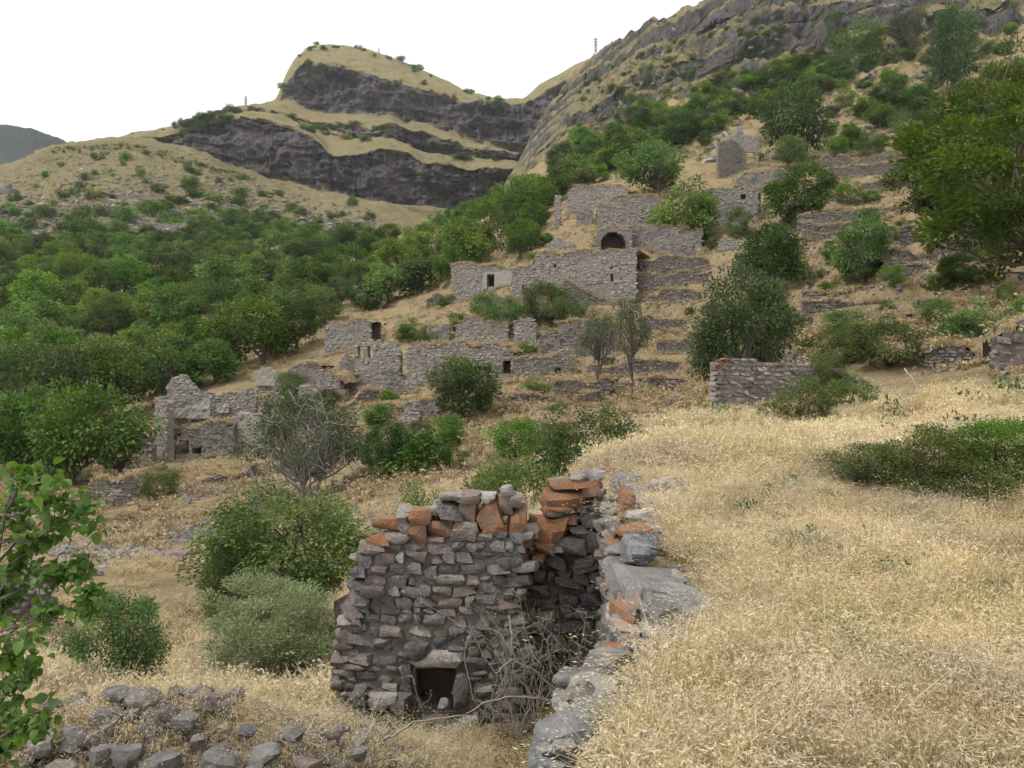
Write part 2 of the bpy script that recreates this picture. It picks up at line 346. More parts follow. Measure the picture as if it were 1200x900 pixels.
LEV = 1/np.sqrt(1+dz**2+(np.gradient(GZ, axis=0)/np.maximum(np.abs(np.gradient(GX, axis=0)), .05))**2*.6)
tm = smooth01(370, 440, GPX)[:, None]*smooth01(38, 46, GY)*(1-smooth01(135, 165, GY))*(.55+.45*smooth01(600, 700, GPX)[:, None])      # cultivation terraces on the village slope
st3 = 2.3; q3 = GZ/st3+.5*fbm(GX/22, GY/22, 0, 3, 23)+.12*fbm(GX/4, GY/4, 0, 2, 25); GZ = GZ + tm*(np.floor(q3)+smooth01(.66, .92, q3-np.floor(q3))-q3+.25)*st3*.85
terr_dz = np.gradient(GZ, axis=1)/np.maximum(np.gradient(GY, axis=1), .05)*(tm > .3)
col_n = fbm(GX/9, GZ/70, GY/200, 4, 21); blk = fbm(GX/30, GZ/22, GY/60, 4, 31)
GYd = GY + steep*(6.0*blk + 5.0*col_n + 2.0*fbm(GX/4, GY/6, GZ/4, 3, 45))
GZ = GZ + far*(1-steep)*(2.0+2.2*smooth01(600, 700, GPX)[:, None])*fbm(GX/14, GY/14, 0, 5, 41)
def add_grid(name, X, Y, Z, mat, kind='structure', smooth=True, level=None):
    V = np.stack([X, Y, Z], -1).reshape(-1, 3)
    o = obj(name, mk_mesh(name, V, grid_faces(*X.shape), mat, smooth, None if level is None else {'level': level.ravel()})); tag(o, kind=kind); return o
cut = SUM = sum(SUB[:17])
g_near = add_grid('hillside_ground', GX[:, :cut+1], GYd[:, :cut+1], GZ[:, :cut+1], M['ground'])
g_far = add_grid('mountain', GX[:, cut:], GYd[:, cut:], GZ[:, cut:], M['hill_rock'], smooth=False, level=LEV[:, cut:])

def ground(x, y):
    """height of the hillside at a place"""
    if y < 1.3: return -3.1
    c = (x/y*FPX+600-GPX[0])/GST; c = min(max(c, 0), len(GPX)-1.001); i = int(c); t = c-i
    return float((1-t)*np.interp(y, GY[i], GZ[i]) + t*np.interp(y, GY[i+1], GZ[i+1]))
def hit(px, py, dmin=9.0):
    """first place of the hillside met by a line of sight"""
    c = min(max((px-GPX[0])/GST, 0), len(GPX)-1.001); i = int(c); t = c-i
    z = (1-t)*GZ[i]+t*GZ[i+1]; d = (1-t)*GY[i]+t*GY[i+1]
    r = 450-z/d*FPX; k = np.nonzero((r <= py) & (d > dmin))[0]
    if len(k) == 0: return None
    k = k[0]
    if k > 0 and r[k-1] > py:
        w = (r[k-1]-py)/(r[k-1]-r[k]); dd = d[k-1]+w*(d[k]-d[k-1])
    else: dd = d[k]
    return np.array([(px-600)/FPX*dd, dd, -(py-450)/FPX*dd])

# ---- the grassy shelf above the retaining wall
EY = np.array([-3, 0, 2, 3.6, 4.05, 4.6, 5.3, 7, 9, 9.6, 12, 16, 20, 25, 29, 33, 37.])
EX = np.array([-.6, -.35, -.1, .2, .36, .6, .76, .93, 1.02, 1.05, 1.4, 2.2, 3.0, 4.9, 7.2, 10.5, 16.])
def edge_x(y): return np.interp(y, EY, EX)
def shelf_base(x, y):
    x = np.asarray(x, float); y = np.asarray(y, float)
    z = -1.68 + .052*np.clip(y-2.2, 0, 9.0) - .004*np.clip(y-12, 0, 40)
    z = z + .014*np.clip(x-3, 0, 4) + .085*np.clip(x-7, 0, 60) + .012*np.clip(y-22, 0, 20)*np.clip((x-9)/6, 0, 1)
    return z + .05*fbm(x/1.7, y/1.7, 0, 3, 5)
def shelf(x, y):
    s = np.asarray(x, float)-edge_x(y); y = np.asarray(y, float)
    return shelf_base(x, y) - smooth01(9.3, 9.9, y)*.34*np.clip(.8-s, 0, 9)**1.5
sy = np.concatenate([np.arange(-3, 12, .12), np.arange(12, 38, .3)])
ss = np.concatenate([[-3.2, -2.7, -2.2, -1.7, -1.2, -.8, -.5, -.2], np.arange(.12, 6, .12), np.arange(6, 34, .6)])
Yg = np.repeat(sy[:, None], len(ss), 1); Sg = np.repeat(ss[None], len(sy), 0).copy()
Xg = edge_x(Yg)+Sg; Zg = shelf(Xg, Yg)
V_ = np.stack([Xg, Yg, Zg], -1).reshape(-1, 3); F_ = grid_faces(*Xg.shape)[:, ::-1]
F_ = F_[~((Sg.ravel()[F_].min(1) < 0) & (Yg.ravel()[F_].min(1) < 9.55))]
ys_ = sy[sy < 9.8]; n_ = len(ys_); sk_ = np.concatenate([np.column_stack([edge_x(ys_)+.12, ys_, shelf(edge_x(ys_)+.12, ys_)]), np.column_stack([edge_x(ys_)+.12, ys_, ys_*0-3.9])])
F2_ = np.array([(i, i+1, n_+i+1, n_+i) for i in range(n_-1)])+len(V_)
fieldo = tag(obj('field', mk_mesh('field', np.concatenate([V_, sk_]), np.concatenate([F_, F2_]), M['field'], True)), kind='structure')
def hit_shelf(px, py, dz=0.0):
    u, w = (px-600)/FPX, -(py-450)/FPX
    d = np.arange(2.0, 40, .02); x = u*d; z = w*d
    k = np.nonzero(z <= shelf(x, d)+dz)[0]
    if len(k) == 0: return None
    return np.array([x[k[0]], d[k[0]], z[k[0]]])

# ---- the table mountain with its three cliff bands
#  px: lower base, lower top, mid base, mid top, upper base, upper top, slope, skyline (rows)
MS = {
  40: (190,182,181,180,179,178,177,176), 110: (190,172,170,169,168.5,167,166.5,166), 160: (192,165,164,163,162.5,161,160.5,160), 200: (194,157,156,155,154.5,153,152.5,152),
 240: (196,146,145,143,142.5,140,139.5,139), 280: (200,139,136,131,130,128.5,128,127), 300: (205,142,133,126,125.5,125,124.5,124), 322: (210,143,135,127,124,120,119,118), 336: (213,146,138,129,122,96,90,86),
 346: (215,150,143,134,123,82,74,70), 358: (217,156,147,138,124.5,72,62,59), 372: (219,164,151,141,126,73,60,55), 393: (224,182,156,144,128,75,60,53.5),
 423: (232,180,160,146,131,80,68,58.5), 445: (236,172,162,147,134,88,78,64), 475: (240,175,165,149,141,95,86,75), 500: (242,190,179,157,147,101,95,85), 533: (246,192,182,167,158,114,107,100),
 555: (250,195,184,173,169,118,114,110), 585: (252,198,188,180,176,123,121,119.5), 610: (256,200,190,184,180,124,120,118), 630: (258,202,190,184,178,113,108,103), 650: (260,203,190,182,174,102,96,90), 680: (262,204,188,180,168,88,80,74), 720: (265,204,186,178,162,80,72,66)}
MD = [560, 640, 652, 725, 733, 800, 822, 870, 930, 1200]
mp = np.array(sorted(MS), float)
mz, mdd = [], []
for c in sorted(MS):
    r = MS[c]; bend = 60*math.exp(-((c-430)/120.0)**2)*-1 + (0 if c > 300 else -120*min(1, (300-c)/200))
    dd = [v+bend*(.6 if i > 0 else .3) for i, v in enumerate(MD)]
    rows = [r[0]+14, *r, r[7]+25]
    mdd.append(dd); mz.append([-(q-450)/FPX*v for q, v in zip(rows, dd)])
MPX = np.arange(40, 721, 1.6)
MX, MY, MZ, MSs = loft(mp, np.array(mdd, float), np.array(mz, float), MPX, [6, 42, 14, 16, 18, 34, 14, 10, 8])
MZ = MZ + 1.8*fbm(MX/26, MSs[None]*1.3+MX*0, 0, 4, 99)*smooth01(1.3, 1.9, MSs)[None]*(1-smooth01(7.3, 8, MSs))[None]
dzm = np.gradient(MZ, axis=1)/np.maximum(np.gradient(MY, axis=1), .05)
stm = smooth01(.8, 2.0, dzm)
cl = np.abs(fbm(MX/6.5, MZ/120, MY/300, 3, 51)); bl = fbm(MX/34, MZ/30, MY/90, 4, 61); bb = fbm(MX/90, MZ/140, 0, 3, 71)
MYd = MY + stm*(11*bl - 5*cl + 14*bb + 3.5*fbm(MX/6, MZ/5, MY/40, 3, 95) + 3*np.round(2*fbm(MX/40, MZ/9, 0, 2, 97))) + (1-stm)*6*bb
MZ2 = MZ + (1-stm)*2.2*fbm(MX/18, MY/18, 0, 4, 81) + stm*2.0*bl
mesa = add_grid('table_mountain', MX, MYd, MZ2, M['mesa_rock'], smooth=False, level=1/np.sqrt(1+dzm**2))

# ---- the far ridge at the horizon
fp = np.array([-420, -200, -60, 0, 20, 40, 60, 85, 110, 150], float)
fr = np.array([120, 138, 146, 147, 149, 153, 161, 172, 184, 205], float)
FPXs = np.arange(-420, 151, 2.0); sk = pchip(fp, fr, FPXs)
Kd = np.array([1250, 1450, 1500, 1520, 1600, 1900.]); rows = np.stack([sk*0+230, sk+30, sk+9, sk+1.5, sk, sk+20], 1)
FX, FY, FZ, _s = loft(FPXs, np.repeat(Kd[None], len(FPXs), 0), -(rows-450)/FPX*Kd[None], FPXs, [6, 10, 10, 6, 6])
FZ = FZ + 4*fbm(FX/30, FY/40, 0, 5, 91)
ridge = add_grid('far_ridge', FX, FY, FZ, M['far'])
# ------------------------------------------------------------------ stones
CUBE26 = np.array([(x, y, z) for x in (-1, 0, 1) for y in (-1, 0, 1) for z in (-1, 0, 1) if (x, y, z) != (0, 0, 0)], float)
def _cube_faces():
    idx = {tuple(v.astype(int)): i for i, v in enumerate(CUBE26)}; F = []
    for ax in range(3):
        for sg in (-1, 1):
            a, b = [(1, 2), (2, 0), (0, 1)][ax]
            for i in (-1, 0):
                for j in (-1, 0):
                    q = []
                    for di, dj in ((0, 0), (1, 0), (1, 1), (0, 1)):
                        v = [0, 0, 0]; v[ax] = sg; v[a] = i+di; v[b] = j+dj; q.append(idx[tuple(v)])
                    F.append(q if sg > 0 else q[::-1])
    return np.array(F)
CUBEF = _cube_faces()
def stone_verts(seed, boxy=.55, rough=.16):
    """a broken block inside the unit box (-.5 .. .5), 24 faces"""
    r = np.random.default_rng(seed)
    v = CUBE26.copy(); n = np.linalg.norm(v, axis=1, keepdims=True)
    v = v*boxy + v/n*(1-boxy)*1.1
    v += r.normal(0, rough, v.shape)*.6
    v *= 1+rough*vnoise(v[:, 0]*.9+seed, v[:, 1]*.9, v[:, 2]*.9, seed)[:, None]
    for _ in range(3):                                      # cleaved faces
        d = r.normal(0, 1, 3); d /= np.linalg.norm(d); off = r.uniform(.62, .92)
        k = v@d; v = v - np.maximum(k-off, 0)[:, None]*d*.9
    v -= (v.max(0)+v.min(0))/2; v /= (v.max(0)-v.min(0))
    return v
PROTO = [stone_verts(100+i, rnd.uniform(.45, .75), rnd.uniform(.1, .2)) for i in range(16)]
STONE_ME = {}
def stone_mesh(mat, i):
    k = (mat, i)
    if k not in STONE_ME: STONE_ME[k] = mk_mesh('stone', PROTO[i], CUBEF, M[mat], True, sharp=32)
    return STONE_ME[k]
def stone(parent, c, size, mat='grey', rot=None, name='stone', jit=.12):
    r = rot if rot is not None else (rnd.gauss(0, jit), rnd.gauss(0, jit), rnd.gauss(0, jit))
    return obj(name, stone_mesh(mat, rnd.randrange(16)), parent, c, r, size)
def join_stones(cs, sizes, rots, rz=None):
    """many small stones as arrays; returns verts, faces, tint"""
    n = len(cs); V = np.empty((n, 26, 3)); pi = rng.integers(0, 16, n)
    P = np.stack(PROTO)[pi]*np.asarray(sizes)[:, None, :]
    a = np.asarray(rots)
    for ax, (i, j) in ((0, (1, 2)), (1, (2, 0)), (2, (0, 1))):
        c, s = np.cos(a[:, ax])[:, None], np.sin(a[:, ax])[:, None]
        pi_, pj_ = P[..., i].copy(), P[..., j].copy(); P[..., i] = c*pi_-s*pj_; P[..., j] = s*pi_+c*pj_
    V = P + np.asarray(cs)[:, None, :]
    F = (CUBEF[None]+(np.arange(n)*26)[:, None, None]).reshape(-1, 4)
    return V.reshape(-1, 3), F, np.repeat(rng.random(n), 26)

tufts_wall = []; RATIO = 1.0; ALLW = []
class Wall:
    """an upright wall on the ground line A-B (metres), with a ragged top and openings"""
    def __init__(s, A, B):
        s.A = np.array(A, float); s.B = np.array(B, float); s.len = float(np.linalg.norm(s.B-s.A)); s.u = (s.B-s.A)/s.len
        s.n = np.array([s.u[1], -s.u[0]])                  # outward, towards the viewer
        if s.n@(s.A+s.B) > 0: s.n = -s.n
    def P(s, u, out, z): 
        u = np.asarray(u, float); q = s.A[None]+np.outer(u.ravel(), s.u)+np.outer(np.broadcast_to(out, u.shape).ravel(), s.n)
        return np.column_stack([q, np.broadcast_to(z, u.shape).ravel()])
    def upx(s, px):
        """where the line of sight through a photo column meets the wall line -> (u, depth)"""
        k = (px-600)/FPX; t = (k*s.A[1]-s.A[0])/((s.B[0]-s.A[0])-k*(s.B[1]-s.A[1]))
        return t*s.len, s.A[1]+t*(s.B[1]-s.A[1])
    def zpx(s, px, py): u, d = s.upx(px); return u, -(py-450)/FPX*d
def wall_px(x0, d0, x1, d1):
    d0 *= RATIO; d1 *= RATIO; return Wall(((x0-600)/FPX*d0, d0), ((x1-600)/FPX*d1, d1))
def core_mesh(w, top, base, th, holes, cs, jit=.06, back=0.0):
    """the rubble core as a slab of cells with real openings"""
    nu = max(2, int(math.ceil(w.len/cs))); zmax = max(t for _, t in top); nzc = max(1, int(math.ceil((zmax-base)/cs)))
    us = np.linspace(0, w.len, nu+1); zs = base+np.arange(nzc+1)*cs
    tu, tz = zip(*top); T = np.interp((us[:-1]+us[1:])/2, tu, tz)
    zc = (zs[:-1]+zs[1:])/2; uc = (us[:-1]+us[1:])/2
    occ = zc[None, :] < T[:, None]
    for h in holes:
        u0, u1, z0, z1 = h[:4]; arch = len(h) > 4 and h[4]
        m = (uc[:, None] > u0) & (uc[:, None] < u1) & (zc[None] > z0) & (zc[None] < z1)
        if arch:
            r = (u1-u0)/2; zc0 = z1-r
            m &= (zc[None] < zc0) | (((uc[:, None]-(u0+u1)/2)**2+(zc[None]-zc0)**2) < r*r)
        occ &= ~m
    V, F, ids = [], [], {}
    def vid(i, j, k):
        key = (i, j, k)
        if key not in ids:
            ids[key] = len(V)
            o = (-back if k == 0 else -th-back)
            jj = jit*cs*6 if True else 0
            zt = zs[j] if j < len(zs) else zs[-1]
            zt = min(zt, float(np.interp(us[i], tu, tz))+cs*.25) if zt > base+cs else zt
            V.append((us[i]+rnd.gauss(0, jj*.16), o+rnd.gauss(0, jj*.2), zt+rnd.gauss(0, jj*.16)))
        return ids[key]
    g = lambda i, j: 0 <= i < nu and 0 <= j < nzc and occ[i, j]
    for i in range(nu):
        for j in range(nzc):
            if not occ[i, j]: continue
            F.append((vid(i, j, 0), vid(i+1, j, 0), vid(i+1, j+1, 0), vid(i, j+1, 0)))
            F.append((vid(i, j, 1), vid(i, j+1, 1), vid(i+1, j+1, 1), vid(i+1, j, 1)))
            if not g(i-1, j): F.append((vid(i, j, 0), vid(i, j+1, 0), vid(i, j+1, 1), vid(i, j, 1)))
            if not g(i+1, j): F.append((vid(i+1, j, 0), vid(i+1, j, 1), vid(i+1, j+1, 1), vid(i+1, j+1, 0)))
            if not g(i, j+1): F.append((vid(i, j+1, 0), vid(i+1, j+1, 0), vid(i+1, j+1, 1), vid(i, j+1, 1)))
            if not g(i, j-1): F.append((vid(i, j, 0), vid(i, j, 1), vid(i+1, j, 1), vid(i+1, j, 0)))
    V = np.array(V); return w.P(V[:, 0], V[:, 1], V[:, 2]), np.array(F)
def courses(w, top, base, holes, sw, sh, pad=.0, ragged=.25):
    """stone cells laid in uneven courses -> rows (u, z, width, height)"""
    out = []; z = base; tu, tz = zip(*top); zmax = max(tz)
    while z < zmax+sh:
        h = sh*rnd.uniform(.7, 1.35); u = -rnd.uniform(0, sw*.6)
        while u < w.len:
            wd = sw*rnd.uniform(.45, 1.75); uc, zc = u+wd/2, z+h/2+rnd.gauss(0, sh*.14)
            ok = -.1 < uc < w.len+.1 and zc-h*.3 < np.interp(uc, tu, tz)+rnd.gauss(0, sh*ragged)
            for hh in holes:
                u0, u1, z0, z1 = hh[:4]; ar = len(hh) > 4 and hh[4]
                if ar:
                    r = (u1-u0)/2
                    if (zc > z0 and abs(uc-(u0+u1)/2) < r+wd*.3 and zc < z1-r) or ((uc-(u0+u1)/2)**2+(zc-(z1-r))**2 < (r+wd*.25)**2): ok = False
                elif u0-wd*.35 < uc < u1+wd*.35 and z0-h*.3 < zc < z1+h*.3: ok = False
            if ok: out.append((uc, zc, wd, h))
            u += wd
        z += h
    return out
def masonry(w, parent, top, base, holes, sw, sh, mat, depth=.2, proud=.05, back=0.0, capped=True, name='masonry'):
    """joined small stones: the face, the two ends and the top of a wall too far off to count its stones"""
    c = courses(w, top, base, holes, sw, sh)
    if not c: return None
    c = np.array(c); n = len(c)
    P = w.P(c[:, 0], proud-depth/2-back+rng.normal(0, .045, n), c[:, 1])
    S = np.column_stack([c[:, 2]*1.02, np.full(n, depth)*rng.uniform(.8, 1.3, n), c[:, 3]*rng.uniform(.7, 1.15, n)])
    R = rng.normal(0, .13, (n, 3)); R[:, 2] += math.atan2(w.u[1], w.u[0])
    V, F, T = join_stones(P, S, R)
    o = obj(name, mk_mesh(name, V, F, M[mat], True, {'tint': T}, sharp=32), parent); o['kind'] = 'stuff'
    return o
def house_wall(name, label, cat, pts, d0, d1, base_px, th=.6, holes=(), sw=.42, sh=.26, mat='mid', mort='mortar_m', group=None, roof=0.0, parent=None, extra=.6, cs=None, root=None, auto=True, wear=.3, fwd=.9):
    """pts: photo outline of the top [(px, py)...] left to right; base_px: photo rows of the foot at both ends; holes: photo boxes"""
    global RATIO
    if root is None:
        RATIO = 1.0
        if auto:
            a_, b_ = float(hit(pts[0][0], base_px[0], 15)[1]), float(hit(pts[-1][0], base_px[1], 15)[1])
            RATIO = (a_+b_)/(d0+d1); lim = .35*(abs(pts[-1][0]-pts[0][0])/FPX*(a_+b_)/2)      # no wall recedes too steeply
            a_, b_ = a_-fwd*a_/100, b_-fwd*b_/100; RATIO = (a_+b_)/(d0+d1); m_ = (a_+b_)/2; dl = max(-lim, min(lim, a_-b_)); d0, d1 = (m_+dl/2)/RATIO, (m_-dl/2)/RATIO
    w = wall_px(pts[0][0], d0, pts[-1][0], d1)
    top = [w.zpx(*p) for p in pts]; top = [(max(0, min(w.len, u)), z) for u, z in top]
    tu_, tz_ = zip(*top); uu = np.linspace(0, w.len, max(4, int(w.len/.4)+1)); ph = rnd.uniform(0, 99)
    zz_ = np.interp(uu, tu_, tz_)+wear*(fbm(uu/1.6+ph, uu*0, 0, 3, 5)-.25)-wear*1.6*np.clip(fbm(uu/2.6+ph, uu*0+9, 0, 2, 6)-.35, 0, 1); top = list(zip(uu, zz_))
    zb = [w.zpx(pts[0][0], base_px[0])[1], w.zpx(pts[-1][0], base_px[1])[1]]
    base = min(min(zb), min(ground(*(w.A+w.u*t*w.len)) for t in (0, .5, 1)))-extra
    hs = []
    for h in holes:
        u0, z0 = w.zpx(h[0], h[3]); u1, z1 = w.zpx(h[2], h[1]); hs.append((u0, u1, z0, z1, len(h) > 4 and h[4]))
    t = root if root is not None else tag(empty(name, (*((w.A+w.B)/2), base)), label, cat, group)
    inv = Vector(t.location)
    V, F = core_mesh(w, top, base, th, hs, cs or max(.3, sw*.8)); V = V-np.array(inv)
    wo = obj('wall', mk_mesh('wall', V, F, M[mort], False), t)
    o = masonry(w, wo, top, base, hs, sw, sh, mat)
    if o is not None: o.location = -inv
    if roof > 0: earth_top(w, top, t, roof)
    for h in hs:                                            # a lintel over every doorway and window
        if not h[4] and h[1]-h[0] > .3:
            wl = h[1]-h[0]+.5; c = w.P(np.array([(h[0]+h[1])/2]), -.1, h[3]+.1)[0]-np.array(inv)
            obj('lintel', stone_mesh(mat, 3), wo, c, (0, 0, math.atan2(w.u[1], w.u[0])), (wl, .34, .22))
    w.top, w.root, w.base = top, t, base; ALLW.append(w)
    return w
def earth_top(w, top, parent, back, lift=.02):
    """the earth filled in behind a wall: a sheet that runs back into the slope"""
    nu, nb = max(4, int(w.len/.8)), 8
    us = np.linspace(0, w.len, nu+1); tu, tz = zip(*top); T = np.interp(us, tu, tz)
    inv = np.array(parent.location); V = []
    for k in range(nb+1):
        b = .12+back*k/nb
        P = w.P(us, -b, T+lift+.05*b+.1*fbm(us/1.5, b/1.5+k, 0, 3, 7)); V.append(P)
    P = w.P(us, -back, T-back*.6-1); V.append(P)
    V = np.concatenate(V)-inv
    o = obj('earth_top', mk_mesh('earth_top', V, grid_faces(nb+2, nu+1)[:, ::-1], M['earth'], True), parent)
    w.top = top; tufts_wall.append((w, back)); return o
# ------------------------------------------------------------------ the abandoned village, far to near
def terrace(pts, d0, d1, hpx, label, back=3.5, sw=.38, sh=.2, mat='rub', group='dry stone terrace walls on the slope', name='terrace_wall', ragged=0):
    return house_wall(name, label, 'terrace wall', pts, d0, d1, (pts[0][1]+hpx, pts[-1][1]+hpx), .5, (), sw, sh, mat, 'mortar_t', group, back, extra=.5, wear=.4)

# the roofless house on the upper slope
h = house_wall('ruined_house', 'small grey ruined house high on the slope under a dark tree', 'house', [(868,168),(871,152),(880,158),(888,164)], 138, 138, (196,196), .6, [(875,178,885,195)], .5, .3, 'mid')
house_wall('', '', '', [(842,166),(856,163),(868,168)], 134, 138, (192,194), .6, (), .5, .3, 'rub', root=h.root)
w = wall_px(845, 141, 870, 141)
house_wall('', '', '', [(844,167),(858,160),(866,150),(871,146),(873,168)], 141, 141, (185,185), .5, (), .5, .3, 'mid', 'plaster', root=h.root)
# upper row
house_wall('ruined_wall', 'long high stone wall with grassy top left of the tallest walnut tree', 'wall', [(665,226),(672,219),(700,218),(728,218),(735,222)], 128, 124, (248,252), .6, (), .45, .27, 'mid', roof=6)
house_wall('ruined_wall', 'broad stone wall with sloping left shoulder above the arched vault', 'wall', [(700,243),(708,236),(722,231),(750,229),(775,228)], 116, 112, (276,272), .6, (), .45, .27, 'mid', roof=5)
house_wall('ruined_house', 'stone house front with two small windows right of the tallest walnut tree', 'house', [(826,224),(850,222),(870,221),(888,221)], 114, 110, (262,262), .6, [(869,227,874,233),(874,252,881,262)], .45, .27, 'mid', roof=6)
house_wall('ruined_wall', 'stepped stone wall below the small grey ruined house', 'wall', [(862,214),(870,206),(888,201),(905,199),(925,198)], 126, 120, (226,222), .6, (), .45, .27, 'rub', roof=6)
house_wall('ruined_wall', 'low dark wall under the walnut tree beside the vault', 'wall', [(742,268),(770,266),(800,268),(822,270)], 106, 104, (292,290), .6, (), .45, .27, 'rub', roof=5)
house_wall('ruined_pillar', 'lone narrow standing wall stump beside the green thicket', 'wall', [(650,230),(653,226),(656,228)], 122, 121.5, (264,264), .7, (), .4, .25, 'mid')
# the vault
h = house_wall('vaulted_cellar', 'arched stone vault opening into the grassy bank', 'vault', [(697,284),(702,271),(712,266),(730,266),(741,268)], 106, 104.5, (293,293), .7, [(704,272,733,294,True)], .36, .24, 'mid', fwd=2.6)
w = h; r_ = None
u0, z0 = w.zpx(704, 293); u1, z1 = w.zpx(733, 272); rr = (u1-u0)/2; um = (u0+u1)/2
aa = np.linspace(0, math.pi, 15); prof = [(um-rr, z0-1.5)]+[(um-rr*math.cos(a), z1-rr+rr*math.sin(a)) for a in aa]+[(um+rr, z0-1.5)]
V = []
for b in (.3, 3.2): V.append(w.P(np.array([p[0] for p in prof]), -b, np.array([p[1] for p in prof])))
V = np.concatenate(V)-np.array(w.root.location); n_ = len(prof)
obj('vault_lining', mk_mesh('vault_lining', V, [np.array([(i, i+1, n_+i+1, n_+i) for i in range(n_-1)]), np.array([list(range(n_, 2*n_))])], M['mortar_t'], False), w.root)
cs_, sz_, rt_ = [], [], []
for a in np.linspace(0, math.pi, 17):                      # ring of voussoirs
    p = w.P(np.array([um-(rr+.17)*math.cos(a)]), .04, z1-rr+(rr+.17)*math.sin(a))[0]-np.array(w.root.location)
    obj('voussoir', stone_mesh('mid', rnd.randrange(16)), w.root, p, (0, -(math.pi/2-a)*1.0, math.atan2(w.u[1], w.u[0])), (.27, .4, .36))
earth_top(w, [(u, z-.1) for u, z in w.top], w.root, 4.5)
# the large two-storey wall
h = house_wall('ruined_house', 'large two storey stone house front with flat grassy roof below the vault', 'house', [(600,316),(612,312),(626,306),(628,297),(660,295),(700,294),(745,293)], 101, 97, (344,348), .7, [(648,309,652,314),(714,321,720,330),(715,312,718,315),(611,333,618,342,True)], .45, .27, 'mid', roof=9, fwd=1.8)
h = house_wall('ruined_house', 'long low house wall with plastered doorway, left of the two storey front', 'house', [(529,312),(540,308),(570,310),(598,315)], 104, 101.2, (342,342), .6, [(571,322,580,337)], .45, .27, 'mid', roof=4, fwd=1.8)
pl = wall_px(566, 102.3, 602, 101); V, F = core_mesh(pl, [(0, pl.zpx(566, 320)[1]), (pl.len, pl.zpx(602, 318)[1])], pl.zpx(580, 338)[1], .1, [(pl.zpx(571,337)[0], pl.zpx(580,337)[0], -99, pl.zpx(575,322)[1])], .3, .03)
obj('plaster', mk_mesh('plaster', V-np.array(h.root.location), F, M['plaster'], False), h.root)
terrace([(750,306),(775,303),(800,300),(830,304)], 96, 92, 18, 'dry stone terrace wall right of the two storey house front', 5)
terrace([(745,322),(770,320),(800,320),(826,322)], 93, 89, 12, 'second dry stone terrace below the one beside the two storey front', 4)
# the middle row
h = house_wall('ruined_wall', 'small square stone house wall at the edge of the green wood', 'wall', [(381,385),(386,377),(405,375),(425,376),(433,379)], 92, 90, (408,406), .6, (), .4, .25, 'mid', roof=3)
h = house_wall('ruined_house', 'narrow stone house with two window openings and a tall corner pier', 'house', [(416,402),(424,398),(436,399),(446,400)], 82, 81, (452,450), .6, [(420,406,426,420),(431,406,437,420)], .38, .24, 'mid')
house_wall('', '', '', [(446,399),(455,399),(464,402),(468,412)], 81, 80, (450,450), .6, (), .38, .24, 'mid', root=h.root)
h = house_wall('ruined_house', 'long curved stone house wall with a dark doorway behind the round tree', 'house', [(477,408),(482,404),(500,402),(540,401),(580,403),(594,405),(600,414)], 80, 77, (462,438), .6, [(590,421,599,437)], .38, .24, 'mid', roof=5)
house_wall('ruined_wall', 'low stone wall running right from the dark doorway', 'wall', [(600,419),(625,418),(650,418),(668,412)], 77.5, 75, (441,440), .5, [(650,430,656,440)], .38, .24, 'mid', roof=3)
house_wall('ruined_wall', 'stump of a square stone wall above the long curved wall', 'wall', [(603,378),(610,371),(622,369),(628,376)], 86, 85, (402,402), .6, (), .4, .25, 'mid')
house_wall('ruined_wall', 'low broken wall running left from the square stump', 'wall', [(535,376),(545,373),(570,374),(595,380)], 89, 88, (394,394), .5, (), .4, .25, 'mid', roof=2)
house_wall('ruined_wall', 'shaded wall piece half hidden by the thin grey trees', 'wall', [(655,376),(675,374),(700,376),(722,380)], 84, 82, (412,412), .5, (), .4, .25, 'rub', roof=3)
house_wall('ruined_wall', 'ragged stone corner on the grass bank above the shrubs', 'wall', [(372,440),(376,434),(392,437),(400,440),(404,446)], 76, 74, (472,470), .8, [(397,444,404,458,True)], .38, .25, 'mid', roof=4)
house_wall('ruined_wall', 'dark low wall at the left foot of the middle ruins', 'wall', [(338,432),(345,428),(362,427),(374,430)], 84, 82, (452,452), .6, (), .4, .25, 'rub', roof=3)
h = house_wall('ruined_wall', 'broken white plastered wall among green creepers', 'wall', [(299,434),(306,429),(318,428),(326,434)], 80, 79.5, (456,454), .5, (), .4, .25, 'mid', 'plaster', cs=.3)
pl = wall_px(299, 79.7, 327, 79.2); V, F = core_mesh(pl, [(0, pl.zpx(299, 438)[1]), (pl.len*.5, pl.zpx(312, 431)[1]), (pl.len, pl.zpx(326, 436)[1])], pl.zpx(312, 452)[1], .1, [], .3, .06)
obj('plaster', mk_mesh('plaster', V-np.array(h.root.location), F, M['plaster'], False), h.root)
house_wall('ruined_wall', 'pale wall fragment deep in the wood above the plastered ruin', 'wall', [(250,415),(262,412),(270,413)], 92, 92, (434,434), .5, (), .4, .25, 'mid')
# the plastered ruin at the left
h = house_wall('ruined_house', 'roofless house with white plaster patches and a dark vault hole', 'house', [(196,452),(200,444),(216,442),(228,448),(236,460),(238,464)], 78, 77, (470,470), .5, (), .4, .25, 'mid', auto=False)
house_wall('', '', '', [(182,464),(200,463),(225,464),(244,465),(246,462),(270,458),(300,456)], 76, 74, (492,490), .5, (), .4, .25, 'mid', root=h.root)
pl = wall_px(193, 75.2, 246, 73.9); V, F = core_mesh(pl, [(0, pl.zpx(193, 472)[1]), (pl.len*.35, pl.zpx(210, 478)[1]), (pl.len*.6, pl.zpx(225, 474)[1]), (pl.len, pl.zpx(246, 466)[1])], pl.zpx(220, 490)[1], .1, [], .3, .1)
obj('plaster', mk_mesh('plaster', V-np.array(h.root.location), F, M['plaster'], False), h.root)
pl = wall_px(254, 74.5, 268, 74.2); V, F = core_mesh(pl, [(0, pl.zpx(254, 473)[1]), (pl.len, pl.zpx(268, 472)[1])], pl.zpx(260, 484)[1], .1, [], .3, .1)
